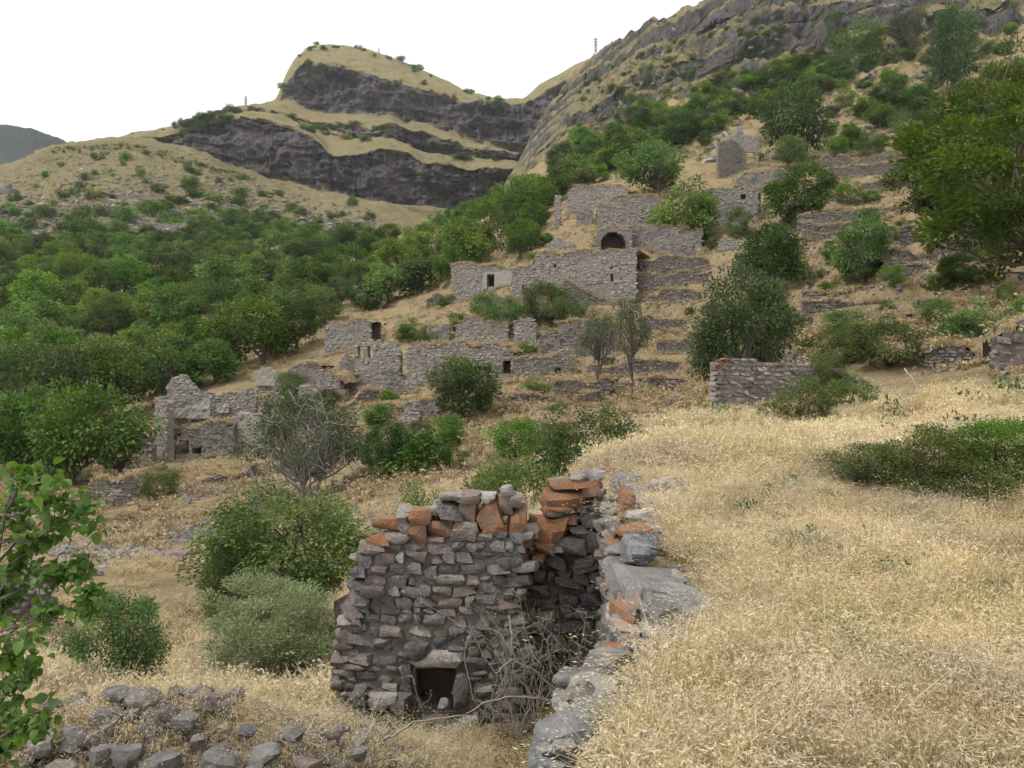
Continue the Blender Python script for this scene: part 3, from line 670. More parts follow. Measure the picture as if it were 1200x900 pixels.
obj('plaster', mk_mesh('plaster', V-np.array(h.root.location), F, M['plaster'], False), h.root)
house_wall('', '', '', [(182,466),(186,464),(194,468),(195,480)], 74, 68, (536,536), .6, (), .35, .22, 'mid', root=h.root)
house_wall('', '', '', [(192,506),(205,502),(230,502),(250,497),(273,496)], 69, 68, (544,544), .6, [(199,509,221,531,True),(225,524,236,532)], .35, .22, 'rub', root=h.root, roof=3.5)
house_wall('', '', '', [(272,486),(280,480),(300,479),(306,484)], 69, 67.5, (512,510), .6, (), .35, .22, 'mid', 'plaster', root=h.root)
house_wall('ruined_wall', 'curved low wall below the plastered ruin beside a dark shrub', 'wall', [(108,566),(120,566),(140,561),(160,558)], 58, 60, (590,584), .5, (), .35, .22, 'mid', roof=2)
house_wall('ruined_wall', 'broken wall stump in the middle of the plastered ruin slope', 'wall', [(122,578),(133,574),(145,578),(150,584)], 55, 55, (596,596), .5, (), .35, .22, 'rub')
house_wall('ruined_wall', 'thin standing stone pier between the two round trees', 'wall', [(474,470),(478,466),(484,468),(490,478)], 66, 65, (505,508), .8, (), .35, .22, 'mid')
house_wall('ruined_wall', 'retaining wall under the round tree in the middle', 'wall', [(484,468),(500,467),(512,466)], 67, 66.5, (490,490), .5, (), .35, .22, 'rub', roof=3)
house_wall('ruined_wall', 'small wall piece under the bare grey tree', 'wall', [(292,590),(305,585),(330,584),(338,588)], 45, 44, (602,602), .5, (), .3, .18, 'rub', roof=1.5)
house_wall('terrace_wall', 'grey retaining wall curving along the left slope behind the near sapling', 'terrace wall', [(-30,708),(5,704),(20,701),(45,701),(62,712)], 21.5, 22, (745,742), 1.0, (), .24, .14, 'rub', 'mortar_t')
house_wall('terrace_wall', 'upper grey dry stone wall behind the near leaves at the left edge', 'terrace wall', [(-40,668),(0,664),(25,667),(55,678)], 27, 27, (702,700), 1.0, (), .26, .16, 'rub', 'mortar_t')
for pts, dd, bs, hl, lab in [([(322,446),(330,438),(338,444)],80,466,(),'broken wall corner between the white plaster and the dark low wall'),([(350,458),(358,452),(370,455),(374,462)],77,478,[(360,462,366,476)],'small wall with a dark doorway left of the ragged corner'),([(448,438),(458,434),(470,437),(476,444)],80,462,(),'crumbled wall stub at the foot of the tall corner pier'),([(500,386),(512,381),(526,384)],90,398,(),'low wall stub above the long curved wall'),([(632,396),(645,388),(656,392)],82,414,(),'leaning wall stub left of the shaded wall piece'),([(560,352),(575,346),(592,350)],97,364,(),'rubble wall below the plastered doorway'),([(308,470),(318,462),(330,468)],74,492,[(314,474,321,488)],'grey wall fragment with an opening right of the plastered ruin'),([(244,502),(256,495),(270,500)],66,530,(),'crumbling inner wall of the slope below the plaster patches'),([(160,520),(168,506),(178,512)],70,545,(),'narrow wall stub left of the plastered ruin'),([(398,418),(406,408),(415,414)],86,436,(),'stub of wall left of the two window openings'),([(676,246),(684,240),(694,246)],122,262,(),'tumbled wall left of the broad stone wall'),([(640,282),(655,276),(672,282)],112,292,(),'low broken wall on the grassy bank left of the vault'),([(842,280),(856,276),(872,280)],108,292,(),'low broken wall under the two window house'),([(745,240),(752,234),(760,240)],120,256,[(750,244,755,254)],'piece of wall with a small opening behind the walnut')]:
    house_wall('ruined_wall', lab, 'wall', pts, dd, dd, (bs, bs), .6, hl, .4, .25, rnd.choice(['mid', 'rub', 'mid']), wear=.45)
# terraces on the right slope
TERR = [([(950,186),(980,182),(1010,186),(1060,182)], 128, 118, 10, 'uppermost dark terrace wall on the right slope'),
 ([(965,196),(1000,193),(1040,190),(1070,186)], 120, 112, 13, 'pale grey terrace wall just under the uppermost dark one'),
 ([(935,252),(960,250),(1000,247),(1048,244)], 96, 88, 9, 'terrace wall in the grass below the small bushy sapling'),
 ([(940,264),(970,262),(1000,259)], 90, 86, 11, 'low terrace between two walnut trees'),
 ([(1055,268),(1080,262),(1110,258),(1150,258)], 74, 66, 22, 'steep dark stone bank left of the yellowish tree'),
 ([(940,276),(960,274),(985,274)], 87, 84, 8, 'short terrace with thick grass beside the walnut crown'),
 ([(948,292),(970,290),(985,290)], 82, 79, 9, 'short dark terrace wall under the thick grass strip'),
 ([(1048,292),(1075,287),(1105,284),(1140,282)], 68, 60, 22, 'broad grey stone terrace bank in the middle of the right slope'),
 ([(940,338),(970,336),(1010,334),(1060,332),(1090,334)], 66, 56, 14, 'dark terrace wall under the lowest walnut tree'),
 ([(940,356),(975,354),(1010,354),(1045,356)], 60, 55, 15, 'terrace wall of loose stones in front of the grass strip'),
 ([(935,386),(965,384),(990,386)], 54, 51, 16, 'low terrace wall half hidden behind the big shrub'),
 ([(1085,350),(1110,346),(1145,346)], 52, 48, 8, 'small stone heap terrace right of the long dark terraces'),
 ([(1085,395),(1100,390),(1128,392),(1150,402)], 39, 36, 28, 'grey dry stone wall beside the big shrub at right'),
 ([(650,446),(675,442),(700,442),(715,446)], 70, 68, 14, 'dark rubble terrace behind the two thin trees'),
 ([(725,446),(750,441),(780,440),(800,443)], 68, 65, 12, 'dark rubble terrace right of the two thin trees'),
 ([(590,490),(615,488),(648,492),(700,488),(738,490)], 55, 52, 12, 'long rubble terrace crossing the tan slope below the ruins'),
 ([(510,452),(530,450),(560,452)], 75, 74, 10, 'terrace remnant hidden behind the round tree'),
 ([(1010,214),(1040,210),(1075,208)], 108, 104, 9, 'terrace wall behind the bushy sapling'),
 ([(960,226),(985,224)], 106, 104, 7, 'short terrace left of the bushy sapling'),
 ([(1035,308),(1060,306),(1085,310)], 70, 66, 9, 'loose stone terrace right of the bushy walnut'),
 ([(990,368),(1020,372),(1050,374)], 55, 52, 10, 'lowest rough terrace before the big shrub'),
 ([(1060,362),(1090,366),(1120,364)], 48, 46, 12, 'rough bank of stones right of the loose terrace'),
 ([(1120,372),(1150,370),(1185,366)], 40, 38, 12, 'rubble bank above the wall at the right edge'),
 ([(640,462),(670,460),(700,462)], 66, 64, 8, 'thin stone line below the dark rubble terrace'),
 ([(660,330),(700,352),(745,350)], 94, 92, 8, 'foot terrace under the two storey front'),
 ([(760,345),(790,342),(820,345)], 88, 85, 9, 'third terrace right of the two storey front'),
 ([(750,372),(775,370),(800,372)], 80, 78, 9, 'low terrace left of the large dark walnut'),
 ([(770,400),(790,398),(815,400)], 72, 70, 10, 'rubble terrace under the large dark walnut'),
 ([(500,352),(515,346),(530,344)], 104, 103, 9, 'stone bank left of the long low house'),
 ([(440,480),(460,474),(475,474)], 66, 65, 10, 'rubble bank left of the standing pier'),
 ([(400,470),(420,462),(445,458)], 74, 74, 12, 'dark stone bank below the narrow window house'),
 ([(590,468),(620,462),(645,460)], 64, 62, 7, 'thin terrace line right of the tall rock slab'),
 ([(310,500),(340,492),(370,488)], 70, 70, 14, 'dark stone bank right of the plastered ruin'),
 ([(230,560),(265,548),(300,545)], 58, 58, 14, 'rubble bank below the plastered ruin'),
 ([(95,610),(130,606),(160,602)], 46, 46, 8, 'stone line on the left slope below the curved wall'),
 ([(688,430),(720,426),(760,424),(800,424)], 76, 72, 10, 'faint terrace wall above the two thin trees')]
for pts, d0, d1, hp, lab in TERR: terrace(pts, d0, d1, hp, lab, 3.0, .36 if d0 > 60 else .28, .2 if d0 > 60 else .16)
house_wall('ruined_wall', 'tall dark stone wall cut off by the right edge', 'wall', [(1164,392),(1180,386),(1200,382),(1260,372)], 33, 31, (432,425), .6, (), .34, .22, 'rub', 'mortar_t', roof=3)
# rows of retaining walls low on the tan hill
for i, (x0, x1, y, d) in enumerate([(128,190,242,380),(165,225,262,340),(140,200,228,410),(205,240,252,360),(340,372,284,300)]):
    house_wall('terrace_wall', 'thin terrace line across the tan hill above the wood', 'terrace wall', [(x0,y+1),((x0+x1)/2,y),(x1,y+1)], d, d, (y+5,y+5), .6, (), 1.2, .6, 'mid', 'mortar_m', 'terrace lines on the tan hill', 6)

# rocks on the slope
def boulder(name, label, px, py, wpx, hpx, d, mat='dark', seed=0, rz=0.0, cat='rock', group=None, deep=.8, rough=.12, boxy=.6):
    """a larger rock: the same broken block, finer"""
    import bmesh
    bm = bmesh.new(); me = bpy.data.meshes.new(name)
    vs = [bm.verts.new(v) for v in stone_verts(900+seed, boxy, rough)]
    for f in CUBEF: bm.faces.new([vs[i] for i in f])
    bmesh.ops.subdivide_edges(bm, edges=bm.edges[:], cuts=2, use_grid_fill=True, smooth=.6)
    co = np.array([v.co[:] for v in bm.verts]); nn = fbm(co[:, 0]*3+seed, co[:, 1]*3, co[:, 2]*3, 4, seed)
    for v, q in zip(bm.verts, nn): v.co *= 1+.09*float(q)
    bm.to_mesh(me); bm.free(); me.materials.append(M[mat])
    for p in me.polygons: p.use_smooth = True
    me.set_sharp_from_angle(angle=math.radians(28))
    c = pix(px, py, d); s = (wpx/FPX*d, wpx/FPX*d*deep, hpx/FPX*d)
    o = obj(name, me, None, c, (rnd.gauss(0, .06), rnd.gauss(0, .06), rz), s); return tag(o, label, cat, group)
def crag(label, px, py, wpx, hpx, d, seed):
    """a rugged mass of bedrock standing out of the slope"""
    import bmesh
    bm = bmesh.new(); me = bpy.data.meshes.new('rock_outcrop')
    vs = [bm.verts.new(v) for v in stone_verts(700+seed, .6, .16)]
    for f in CUBEF: bm.faces.new([vs[i] for i in f])
    bmesh.ops.subdivide_edges(bm, edges=bm.edges[:], cuts=9, use_grid_fill=True, smooth=.5)
    s = np.array([wpx/FPX*d, wpx/FPX*d*.7, hpx/FPX*d]); k = s.max()
    co = np.array([v.co[:] for v in bm.verts])*s; q = co/k
    g = .11*fbm(q[:, 0]*3+seed, q[:, 1]*3, q[:, 2]*2, 5, seed)-.07*np.abs(fbm(q[:, 0]*7, q[:, 1]*7, q[:, 2]*1.6, 3, seed+3))+.03*np.round(fbm(q[:, 0]*2, q[:, 1]*2, q[:, 2]*6, 2, seed+5)*3)/3
    nr = co/(np.linalg.norm(co, axis=1, keepdims=True)+1e-9); co = co+nr*(g*k)[:, None]
    for v, c in zip(bm.verts, co): v.co = c
    bm.to_mesh(me); bm.free(); me.materials.append(M['crag'])
    return tag(obj('rock_outcrop', me, None, pix(px, py, d), (0, 0, rnd.gauss(0, .2))), label, 'rock')
boulder('boulder', 'dark round boulder lying in dry grass below the big tree', 793, 473, 27, 17, 50, 'dark', 1)
boulder('boulder', 'dark domed rock at the foot of the small round tree', 449, 566, 28, 22, 44, 'dark', 2)
boulder('rock_outcrop', 'tall grey rock slab standing right of the round tree', 562, 484, 28, 52, 64, 'dark', 3)
boulder('boulder', 'grey rock at the foot of the small field ruin', 838, 498, 18, 15, 28, 'grey', 4)
boulder('boulder', 'grey bank rock capped with yellow grass on the left slope', 208, 655, 32, 22, 36, 'grey', 5)
boulder('white_stone', 'small white stone at the right edge of the dry field', 1197, 656, 9, 8, 7.6, 'pale', 6)
for i, (px, py, w_, h_, d) in enumerate([(8,228,26,14,430),(28,246,22,12,400),(62,258,16,9,380),(18,262,30,16,370),(45,270,24,12,355),(95,246,18,8,400),(70,232,14,7,430),(190,252,20,6,390)]):
    boulder('rock_outcrop', 'dark rock outcrop low on the tan hill at left', px, py, w_, h_, d, 'dark', 10+i, group='dark outcrops on the tan hill')
for px, py, w_, h_, lab in [(1088,332,22,26,'dark boulder on the terrace under the yellowish trees')]:
    q = hit(px, py+h_*.4, 60); crag(lab, px, py, w_, h_, float(q[1])+.12*w_/FPX*float(q[1]), px % 50+60)
# masts on the skylines
def mast(px, py_base, hpx, d, label):
    c = pix(px, py_base, d); hm = hpx/FPX*d; t = tag(empty('radio_mast', c), label, 'mast')
    V, F = [], []
    def bar(a, b, r):
        a, b = np.array(a, float), np.array(b, float); i = len(V)
        dr = (b-a)/np.linalg.norm(b-a); s = np.cross(dr, [0.3, .9, .2]); s /= np.linalg.norm(s); t2 = np.cross(dr, s)
        for q in (a, b):
            for k in range(4): V.append(q+r*(math.cos(k*math.pi/2)*s+math.sin(k*math.pi/2)*t2))
        for k in range(4): F.append((i+k, i+(k+1) % 4, i+4+(k+1) % 4, i+4+k))
    b = hm*.07
    for sx, sy_ in ((-1, -1), (1, -1), (1, 1), (-1, 1)): bar((sx*b, sy_*b, -2), (sx*b*.4, sy_*b*.4, hm), .22)
    for k in range(7):
        z0, z1 = hm*k/7, hm*(k+1)/7; q0, q1 = b*(1-.6*k/7), b*(1-.6*(k+1)/7)
        bar((-q0, -q0, z0), (q1, -q1, z1), .16); bar((q0, -q0, z0), (-q1, -q1, z1), .16); bar((q1, -q1, z1), (-q1, -q1, z1), .16)
    obj('lattice', mk_mesh('lattice', np.array(V), np.array(F), M['steel']), t)
    V, F = [], []
    for k, z in enumerate((.55, .75, .95)): bar((-b*2.2, 0, hm*z), (b*2.2, 0, hm*z), .3)
    obj('antenna', mk_mesh('antenna', np.array(V), np.array(F), M['steel']), t)
mast(288, 128, 15, 645, 'slim lattice mast on the low ridge left of the table mountain')
mast(444, 66, 9, 905, 'tiny mast on top of the table mountain')
mast(698, 62, 17, 486, 'thin lattice mast on the right skyline')
RATIO = 1.0
# ------------------------------------------------------------------ the roofless house in the foreground
ruin = tag(empty('ruined_house', (0, 8.6, -3.7)), 'roofless basalt house corner with orange lichen stones on its broken top', 'house')
RO = np.array(ruin.location)
def px_stone(parent, px, py, wpx, hpx, d, mat, dep=.3, tilt=0.0, rz=0.0, pitch=0.0, o0=None):
    c = pix(px, py, d)-(RO if o0 is None else o0)
    return stone(parent, c, (wpx/FPX*d*1.12, dep, hpx/FPX*d*1.15), mat, (pitch+rnd.gauss(0, .06), tilt+rnd.gauss(0, .05), rz+rnd.gauss(0, .12)))
# front face, a niche low in it
wf = Wall(((404-600)/FPX*8.55, 8.55), ((606-600)/FPX*8.5, 8.5))
ftop = [wf.zpx(*p) for p in ((404, 790), (412, 730), (424, 690), (430, 645), (436, 632), (480, 630), (560, 628), (606, 626))]
base = -3.95
nu0, nz0 = wf.zpx(486, 836); nu1, nz1 = wf.zpx(534, 776)
niche = [(nu0, nu1, nz0, nz1)]
V, F = core_mesh(wf, ftop, base, .42, niche, .11, .05, .0); face_o = obj('wall', mk_mesh('wall', V-RO, F, M['mortar'], False), ruin)
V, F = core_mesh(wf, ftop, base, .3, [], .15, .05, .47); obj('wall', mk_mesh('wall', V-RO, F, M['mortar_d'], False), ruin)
ang = math.atan2(wf.u[1], wf.u[0])
for u, z, a, h in courses(wf, ftop, base, niche, .18, .1, ragged=.1):
    p = wf.P(np.array([u]), -.045+rnd.gauss(0, .018), z)[0]-RO
    mt = rnd.choices(['grey', 'dark', 'rub', 'mid'], [4, 2.6, 3, 1.2])[0]
    stone(face_o, p, (a*rnd.uniform(.98, 1.2), rnd.uniform(.18, .28), h*rnd.uniform(1.0, 1.3)), mt, (rnd.gauss(0, .08), rnd.gauss(0, .12), ang+rnd.gauss(0, .1)))
px_stone(ruin, 512, 772, 62, 20, 8.5, 'pale', .3, -.08); px_stone(ruin, 488, 762, 28, 18, 8.48, 'dark', .3); px_stone(ruin, 478, 800, 14, 50, 8.5, 'dark', .3); px_stone(ruin, 540, 806, 16, 44, 8.5, 'grey', .3)
# left end, standing out in toothed stones
for k in range(15):
    py = 640+k*14.5; px = np.interp(py, [632, 690, 730, 790, 852], [437, 421, 411, 404, 416])
    for dd in (0, .3):
        px_stone(ruin, px+rnd.uniform(-5, 5), py, rnd.uniform(20, 34), rnd.uniform(11, 16), 8.62+dd, rnd.choice(['grey', 'dark', 'mid']), .3)
# recessed inner wall, right of the front face
wr = Wall((-.05, 9.0), (1.08, 9.05))
rtop = [wr.zpx(*p) for p in ((596, 640), (640, 640), (660, 626), (690, 600), (714, 585))]
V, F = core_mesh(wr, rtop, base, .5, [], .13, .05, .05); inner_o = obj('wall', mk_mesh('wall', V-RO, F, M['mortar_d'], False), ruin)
for u, z, a, h in courses(wr, rtop, base, [], .24, .16, ragged=.1):
    p = wr.P(np.array([u]), -.04+rnd.gauss(0, .03), z)[0]-RO
    mt = rnd.choices(['dark', 'grey', 'mid'], [5, 3, 1])[0]
    stone(inner_o, p, (a*rnd.uniform(.95, 1.2), rnd.uniform(.2, .32), h*rnd.uniform(.95, 1.25)), mt, (rnd.gauss(0, .12), rnd.gauss(0, .2), rnd.gauss(0, .15)))
# broken edge between the two
for k in range(14):
    py = 648+k*14.5; px_stone(ruin, 600+rnd.uniform(-7, 6), py, rnd.uniform(18, 30), rnd.uniform(12, 17), 8.62, rnd.choice(['grey', 'mid', 'dark']), .35)
# coping: (px, py, w, h, material)
COPE = [(455,612,36,15,'orange'),(448,630,30,12,'orange'),(470,628,26,13,'mid'),(476,603,22,18,'mid'),(494,604,27,19,'orange'),(490,623,22,24,'orange'),(478,617,16,14,'mid'),
 (518,619,36,27,'orange'),(547,620,30,24,'mid'),(527,598,30,20,'dark'),(512,596,14,14,'mid'),(549,600,21,23,'orange'),(573,602,31,29,'orange'),(580,622,34,15,'orange'),(530,582,28,10,'mid'),(552,583,24,12,'grey'),
 (574,582,20,12,'mid'),(591,590,16,26,'orange'),(606,610,22,38,'orange'),(603,587,16,16,'mid'),(594,575,14,12,'mid'),
 (645,619,46,29,'orange'),(622,622,20,14,'mid'),(610,637,34,13,'orange'),(634,640,28,12,'orange'),(606,653,22,14,'orange'),(632,652,18,15,'orange'),(597,636,18,9,'orange'),(650,638,22,10,'mid'),
 (661,585,52,24,'orange'),(652,594,38,11,'orange'),(664,566,42,15,'orange'),(690,571,28,22,'orange'),(678,560,20,12,'mid'),(650,602,24,8,'mid'),(671,608,18,13,'orange'),(690,607,26,18,'grey'),(680,596,16,9,'dark'),(703,592,18,22,'grey'),(700,578,16,12,'mid'),(697,557,24,13,'mid'),
 (676,618,20,10,'dark'),(665,638,44,22,'dark'),(690,632,30,26,'dark'),(683,655,28,18,'grey')]
for px, py, w_, h_, mt in COPE:
    d = np.interp(px, [440, 606, 640, 700], [8.62, 8.62, 8.85, 9.05])
    px_stone(ruin, px, py, w_, h_, d, mt, rnd.uniform(.3, .42), rnd.gauss(0, .07)).name = 'cap_stone'
    if h_ > 14 and rnd.random() < .6: px_stone(ruin, px+rnd.uniform(-8, 8), py-2, w_*.9, h_*.85, d+.33, rnd.choice(['orange', 'mid', 'grey']), .34).name = 'cap_stone'
# fallen stones and the sill in front of the niche
for px, py, w_, h_, mt in [(432,838,26,20,'dark'),(462,838,30,16,'grey'),(510,848,34,12,'dark'),(536,850,26,12,'grey'),(450,820,40,16,'mid'),(470,822,22,18,'dark'),(552,846,20,12,'mid'),(420,812,18,14,'dark'),(520,826,12,8,'mid')]:
    px_stone(ruin, px, py, w_, h_, 8.35, mt, .3)

# ------------------------------------------------------------------ the retaining wall under the field
rw = tag(empty('retaining_wall', (.8, 6, -3.6)), 'retaining wall of grey slabs and orange stones along the dry field', 'retaining wall')
RW = np.array(rw.location)
ry = np.arange(2.2, 9.3, .25)
Vv = []
for z in (-3.9, 0):
    for off in (0.0, .34): Vv.append(np.column_stack([edge_x(ry)+off, ry, (np.full(len(ry), -3.9) if z < 0 else shelf_base(edge_x(ry)+.3, ry)-.12)]))
n_ = len(ry); V = np.concatenate(Vv)-RW
F = [(i, i+1, 2*n_+i+1, 2*n_+i) for i in range(n_-1)]+[(2*n_+i, 2*n_+i+1, 3*n_+i+1, 3*n_+i) for i in range(n_-1)]+[(0, 2*n_, 3*n_, n_), (n_-1, 2*n_-1, 4*n_-1, 3*n_-1)]
obj('wall', mk_mesh('wall', V, np.array(F), M['mortar'], False), rw)
y = 3.0
z = -3.75
while z < -1.35:                                           # courses of the inner face
    h = rnd.uniform(.1, .2); y = 3.2
    while y < 9.0:
        ln = rnd.uniform(.22, .55)*(1 if y < 6 else 1.2)
        if z < shelf_base(edge_x(y)+.3, y)-.08 and not (y > 5.2 and z < -2.9 and rnd.random() < .7):
            t = math.atan2(edge_x(y+ln)-edge_x(y), ln)
            mt = rnd.choices(['grey', 'mid', 'blue', 'pale', 'orange'], [4, 3, 2, 1.4, .5])[0]
            stone(rw, np.array([edge_x(y+ln/2)+.06+rnd.gauss(0, .025), y+ln/2, z+h/2])-RW, (rnd.uniform(.2, .3), ln*.98, h*.98), mt, (rnd.gauss(0, .08), rnd.gauss(0, .06), -t+rnd.gauss(0, .06)))
        y += ln
    z += h
# slabs and blocks laid on its top, far to near: (px, py, w, h, material, depth of stone, tilt)
TOPS = [(722,553,32,8,'orange',.4,.05),(736,562,36,14,'blue',.42,0),(740,575,40,16,'mid',.42,.03),(758,590,42,13,'mid',.42,0),(752,606,36,17,'pale',.42,-.1),(742,622,40,13,'orange',.42,.05),(764,620,24,10,'mid',.35,0),
 (750,645,36,26,'blue',.45,.06),(735,590,16,36,'orange',.35,0),(728,560,16,14,'mid',.4,0),(770,575,20,12,'grey',.3,.2),(752,632,34,8,'dark',.4,0)]
for px, py, w_, h_, mt, dp, tl in TOPS:
    q = hit_shelf(px+8, py+h_*.45, .08); d = float(q[1]) if q is not None else 9.0
    px_stone(rw, px, py, w_, h_, d, mt, dp, tl, o0=RW)
for k in range(80):                                        # heap of small grey stones behind the corner
    px, py = rnd.uniform(758, 838), rnd.uniform(560, 598)
    if py < 562+abs(px-775)*.28: continue
    px_stone(rw, px, py, rnd.uniform(10, 24), rnd.uniform(7, 13), float(np.interp(py, [556, 600], [9.9, 8.9])), rnd.choice(['grey', 'blue', 'pale', 'grey']), .25, rnd.gauss(0, .3), o0=RW)
for k in range(60):                                        # small stones on the wall top
    y = rnd.uniform(3.3, 9.2); x = edge_x(y)+rnd.uniform(-.02, .45); a_ = rnd.uniform(.06, .15)
    stone(rw, np.array([x, y, shelf_base(x+.3, y)-.02+rnd.uniform(0, .08)])-RW, (a_*1.4, a_, a_*.7), rnd.choice(['grey', 'blue', 'rub', 'rub', 'mid']), (rnd.gauss(0, .3), rnd.gauss(0, .3), rnd.uniform(0, 6)), 'small_stone')
for k in range(95):                                        # thin cap slabs stacked along the top
    y = rnd.uniform(3.3, 8.9); x = edge_x(y)+rnd.uniform(.0, .34); t = math.atan2(edge_x(y+.3)-edge_x(y), .3)
    mt = rnd.choices(['grey', 'blue', 'mid', 'pale', 'orange', 'rub'], [5, 2.5, 2, .8, .7, 3])[0]
    stone(rw, np.array([x, y, shelf_base(x+.3, y)-.1+rnd.uniform(0, .12)])-RW, (rnd.uniform(.2, .38), rnd.uniform(.18, .4), rnd.uniform(.04, .1)), mt, (rnd.gauss(0, .1), rnd.gauss(0, .1), -t+rnd.gauss(0, .3)))
def slab(px, py, wpx, hpx, d, mat, dep, rot, seed, label=None):
    """a large broken slab, finer than the small stones"""
    o = boulder('slab', '', px, py, wpx, hpx, d, mat, seed, rough=.055, boxy=.8)
    for k in ('label', 'category', 'group', 'kind'):
        if k in o: del o[k]
    o.scale[1] = dep; o.rotation_euler = rot
    o.parent = rw; o.location = Vector(o.location)-Vector(RW)
    return o
slab(762, 693, 78, 52, 5.75, 'blue', .75, (.25, .30, .2), 31)
slab(792, 722, 92, 40, 5.35, 'blue', .6, (.2, .28, -.2), 32)
slab(775, 728, 66, 46, 5.2, 'grey', .35, (.1, .55, .1), 33)
slab(738, 720, 38, 28, 5.25, 'orange', .3, (0, -.1, .1), 34)
slab(735, 742, 36, 20, 5.0, 'pale', .3, (0, .1, 0), 35)
slab(728, 762, 26, 18, 4.9, 'orange', .25, (0, 0, 0), 36)
slab(733, 773, 62, 36, 4.6, 'orange', .4, (.05, -.12, .1), 37)
slab(748, 778, 44, 30, 4.62, 'pale', .36, (.1, .05, .1), 38)
slab(742, 804, 46, 13, 4.4, 'dark', .3, (0, .1, .1), 39)
slab(718, 815, 66, 22, 4.25, 'blue', .36, (.1, -.12, 0), 40)
slab(702, 832, 70, 26, 4.05, 'blue', .34, (.12, -.05, .1), 41)
slab(700, 850, 54, 16, 3.9, 'mid', .25, (0, 0, 0), 42)
boulder('boulder', 'grey rounded boulder in the dry grass beside the slab wall', 802, 776, 42, 44, 4.75, 'grey', 43)
boulder('boulder', 'big blue grey angular rock at the bottom edge beside the wall', 662, 876, 86, 84, 3.5, 'blue', 44, .35, deep=.9)
boulder('boulder', 'small blue grey rock in front of the big angular one', 640, 905, 46, 34, 3.3, 'blue', 45, -.3)
for k in range(70):                                        # gravel on the wall top
    px, py = rnd.gauss(733, 22), rnd.uniform(815, 905)
    q = hit_shelf(px, py)
    if q is None or q[0] < edge_x(q[1])+.02: continue
    s_ = rnd.uniform(.02, .07); stone(rw, q-RW+np.array([0, 0, .01]), (s_*1.3, s_, s_*.7), rnd.choice(['pale', 'blue', 'grey', 'pale']), None, 'pebble', .5)

# ------------------------------------------------------------------ the tumbled wall at the bottom left
tw = tag(empty('tumbled_wall', (-2.3, 6.2, -3.1)), 'tumbled dry stone wall of grey rocks along the bottom edge', 'wall')
TW = np.array(tw.location)
def tw_top(x):                                             # crest height along the wall
    return np.interp(x, [-5.2, -4.2, -3.4, -2.6, -2.2, -1.6, -1.2, -.8, -.45], [-2.7, -2.66, -2.6, -2.58, -2.7, -2.84, -2.92, -3.1, -3.4])
xs = np.linspace(-5.4, -.35, 70); ys = np.linspace(0, 1, 14)
Xt = np.repeat(xs[:, None], 14, 1); tt = np.repeat(ys[None], 70, 0)
Yt = 5.35+tt*2.1+.1*fbm(Xt*2, tt*4, 0, 3, 3)
prof_ = np.interp(tt, [0, .12, .5, .62, .8, 1], [0, .3, .93, 1, .85, 0])
Zt = -3.75+(tw_top(Xt)+3.7)*prof_+.08*fbm(Xt*3, Yt*3, 0, 4, 8)-.07
obj('wall', mk_mesh('wall', np.stack([Xt, Yt, Zt], -1).reshape(-1, 3)-TW, grid_faces(70, 14), M['mortar_t'], True), tw)
cnt = 0
for lay in range(3):
    for k in range(150):
        x = rnd.uniform(-5.2, -.5); t = rnd.uniform(.05, .8)
        yy = 5.35+t*2.1; zz = -3.75+(tw_top(x)+3.7)*np.interp(t, [0, .12, .5, .62, .8, 1], [0, .3, .93, 1, .85, 0])
        px = x/yy*FPX+600; py = 450-zz/yy*FPX
        if px < -30 or py > 935: continue
        s_ = rnd.choice([.09, .11, .14, .17, .21]) if lay == 0 else rnd.choice([.06, .08, .11, .15])
        if cnt >= 285: break
        cnt += 1
        mt = rnd.choices(['grey', 'blue', 'mid', 'dark', 'rub'], [4, .8, .8, 3.6, 3.4])[0]
        stone(tw, np.array([x, yy, zz+s_*.05+rnd.uniform(-.02, .05)])-TW, (s_*rnd.uniform(1, 1.7), s_*rnd.uniform(.8, 1.2), s_*rnd.uniform(.5, .95)), mt, (rnd.gauss(.1, .3), rnd.gauss(0, .3), rnd.uniform(0, 6.3)))
n = 900; xa = rng.uniform(-5.2, -.5, n); ta = rng.uniform(.03, .85, n)
za = -3.75+(tw_top(xa)+3.7)*np.interp(ta, [0, .12, .5, .62, .8, 1], [0, .3, .93, 1, .85, 0]); sa = rng.uniform(.03, .1, n)[:, None]
V, F, Tt = join_stones(np.column_stack([xa, 5.35+ta*2.1, za])-TW, sa*np.array([1.4, 1, .75]), rng.normal(0, .5, (n, 3)))
tag(obj('rubble_fill', mk_mesh('rubble_fill', V, F, M['grey'], True, {'tint': Tt}, sharp=32), tw), kind='stuff')
TB_ = [(216,832,46,30,'blue'),(196,822,46,26,'dark'),(165,802,70,22,'mid'),(140,798,60,18,'blue'),(120,825,44,22,'grey'),(155,822,30,18,'mid'),(85,850,44,34,'blue'),(48,858,50,40,'mid'),(232,856,30,28,'mid'),(150,868,60,34,'grey'),(190,878,70,40,'blue'),(260,874,70,28,'grey'),(120,868,46,34,'grey'),(310,870,60,22,'blue'),(345,846,46,18,'grey'),(290,842,34,14,'dark'),(392,846,30,18,'mid'),(420,868,30,20,'grey'),(470,890,30,18,'blue'),(440,892,26,16,'blue'),(295,892,40,24,'blue'),(240,892,50,24,'grey'),(360,880,50,22,'grey'),(335,895,40,18,'mid'),(70,890,60,30,'blue')]
for px, py, w_, h_, mt in TB_:
    d = float(np.interp(py, [795, 900], [6.6, 5.75])); c = pix(px, py, d)-TW
    stone(tw, c+np.array([0, 0, -.1]), (w_/FPX*d*.66, w_/FPX*d*.55, h_/FPX*d*.7), {'mid': 'rub', 'blue': 'grey'}.get(mt, mt), (rnd.gauss(.1, .15), rnd.gauss(0, .15), rnd.gauss(0, .4)))

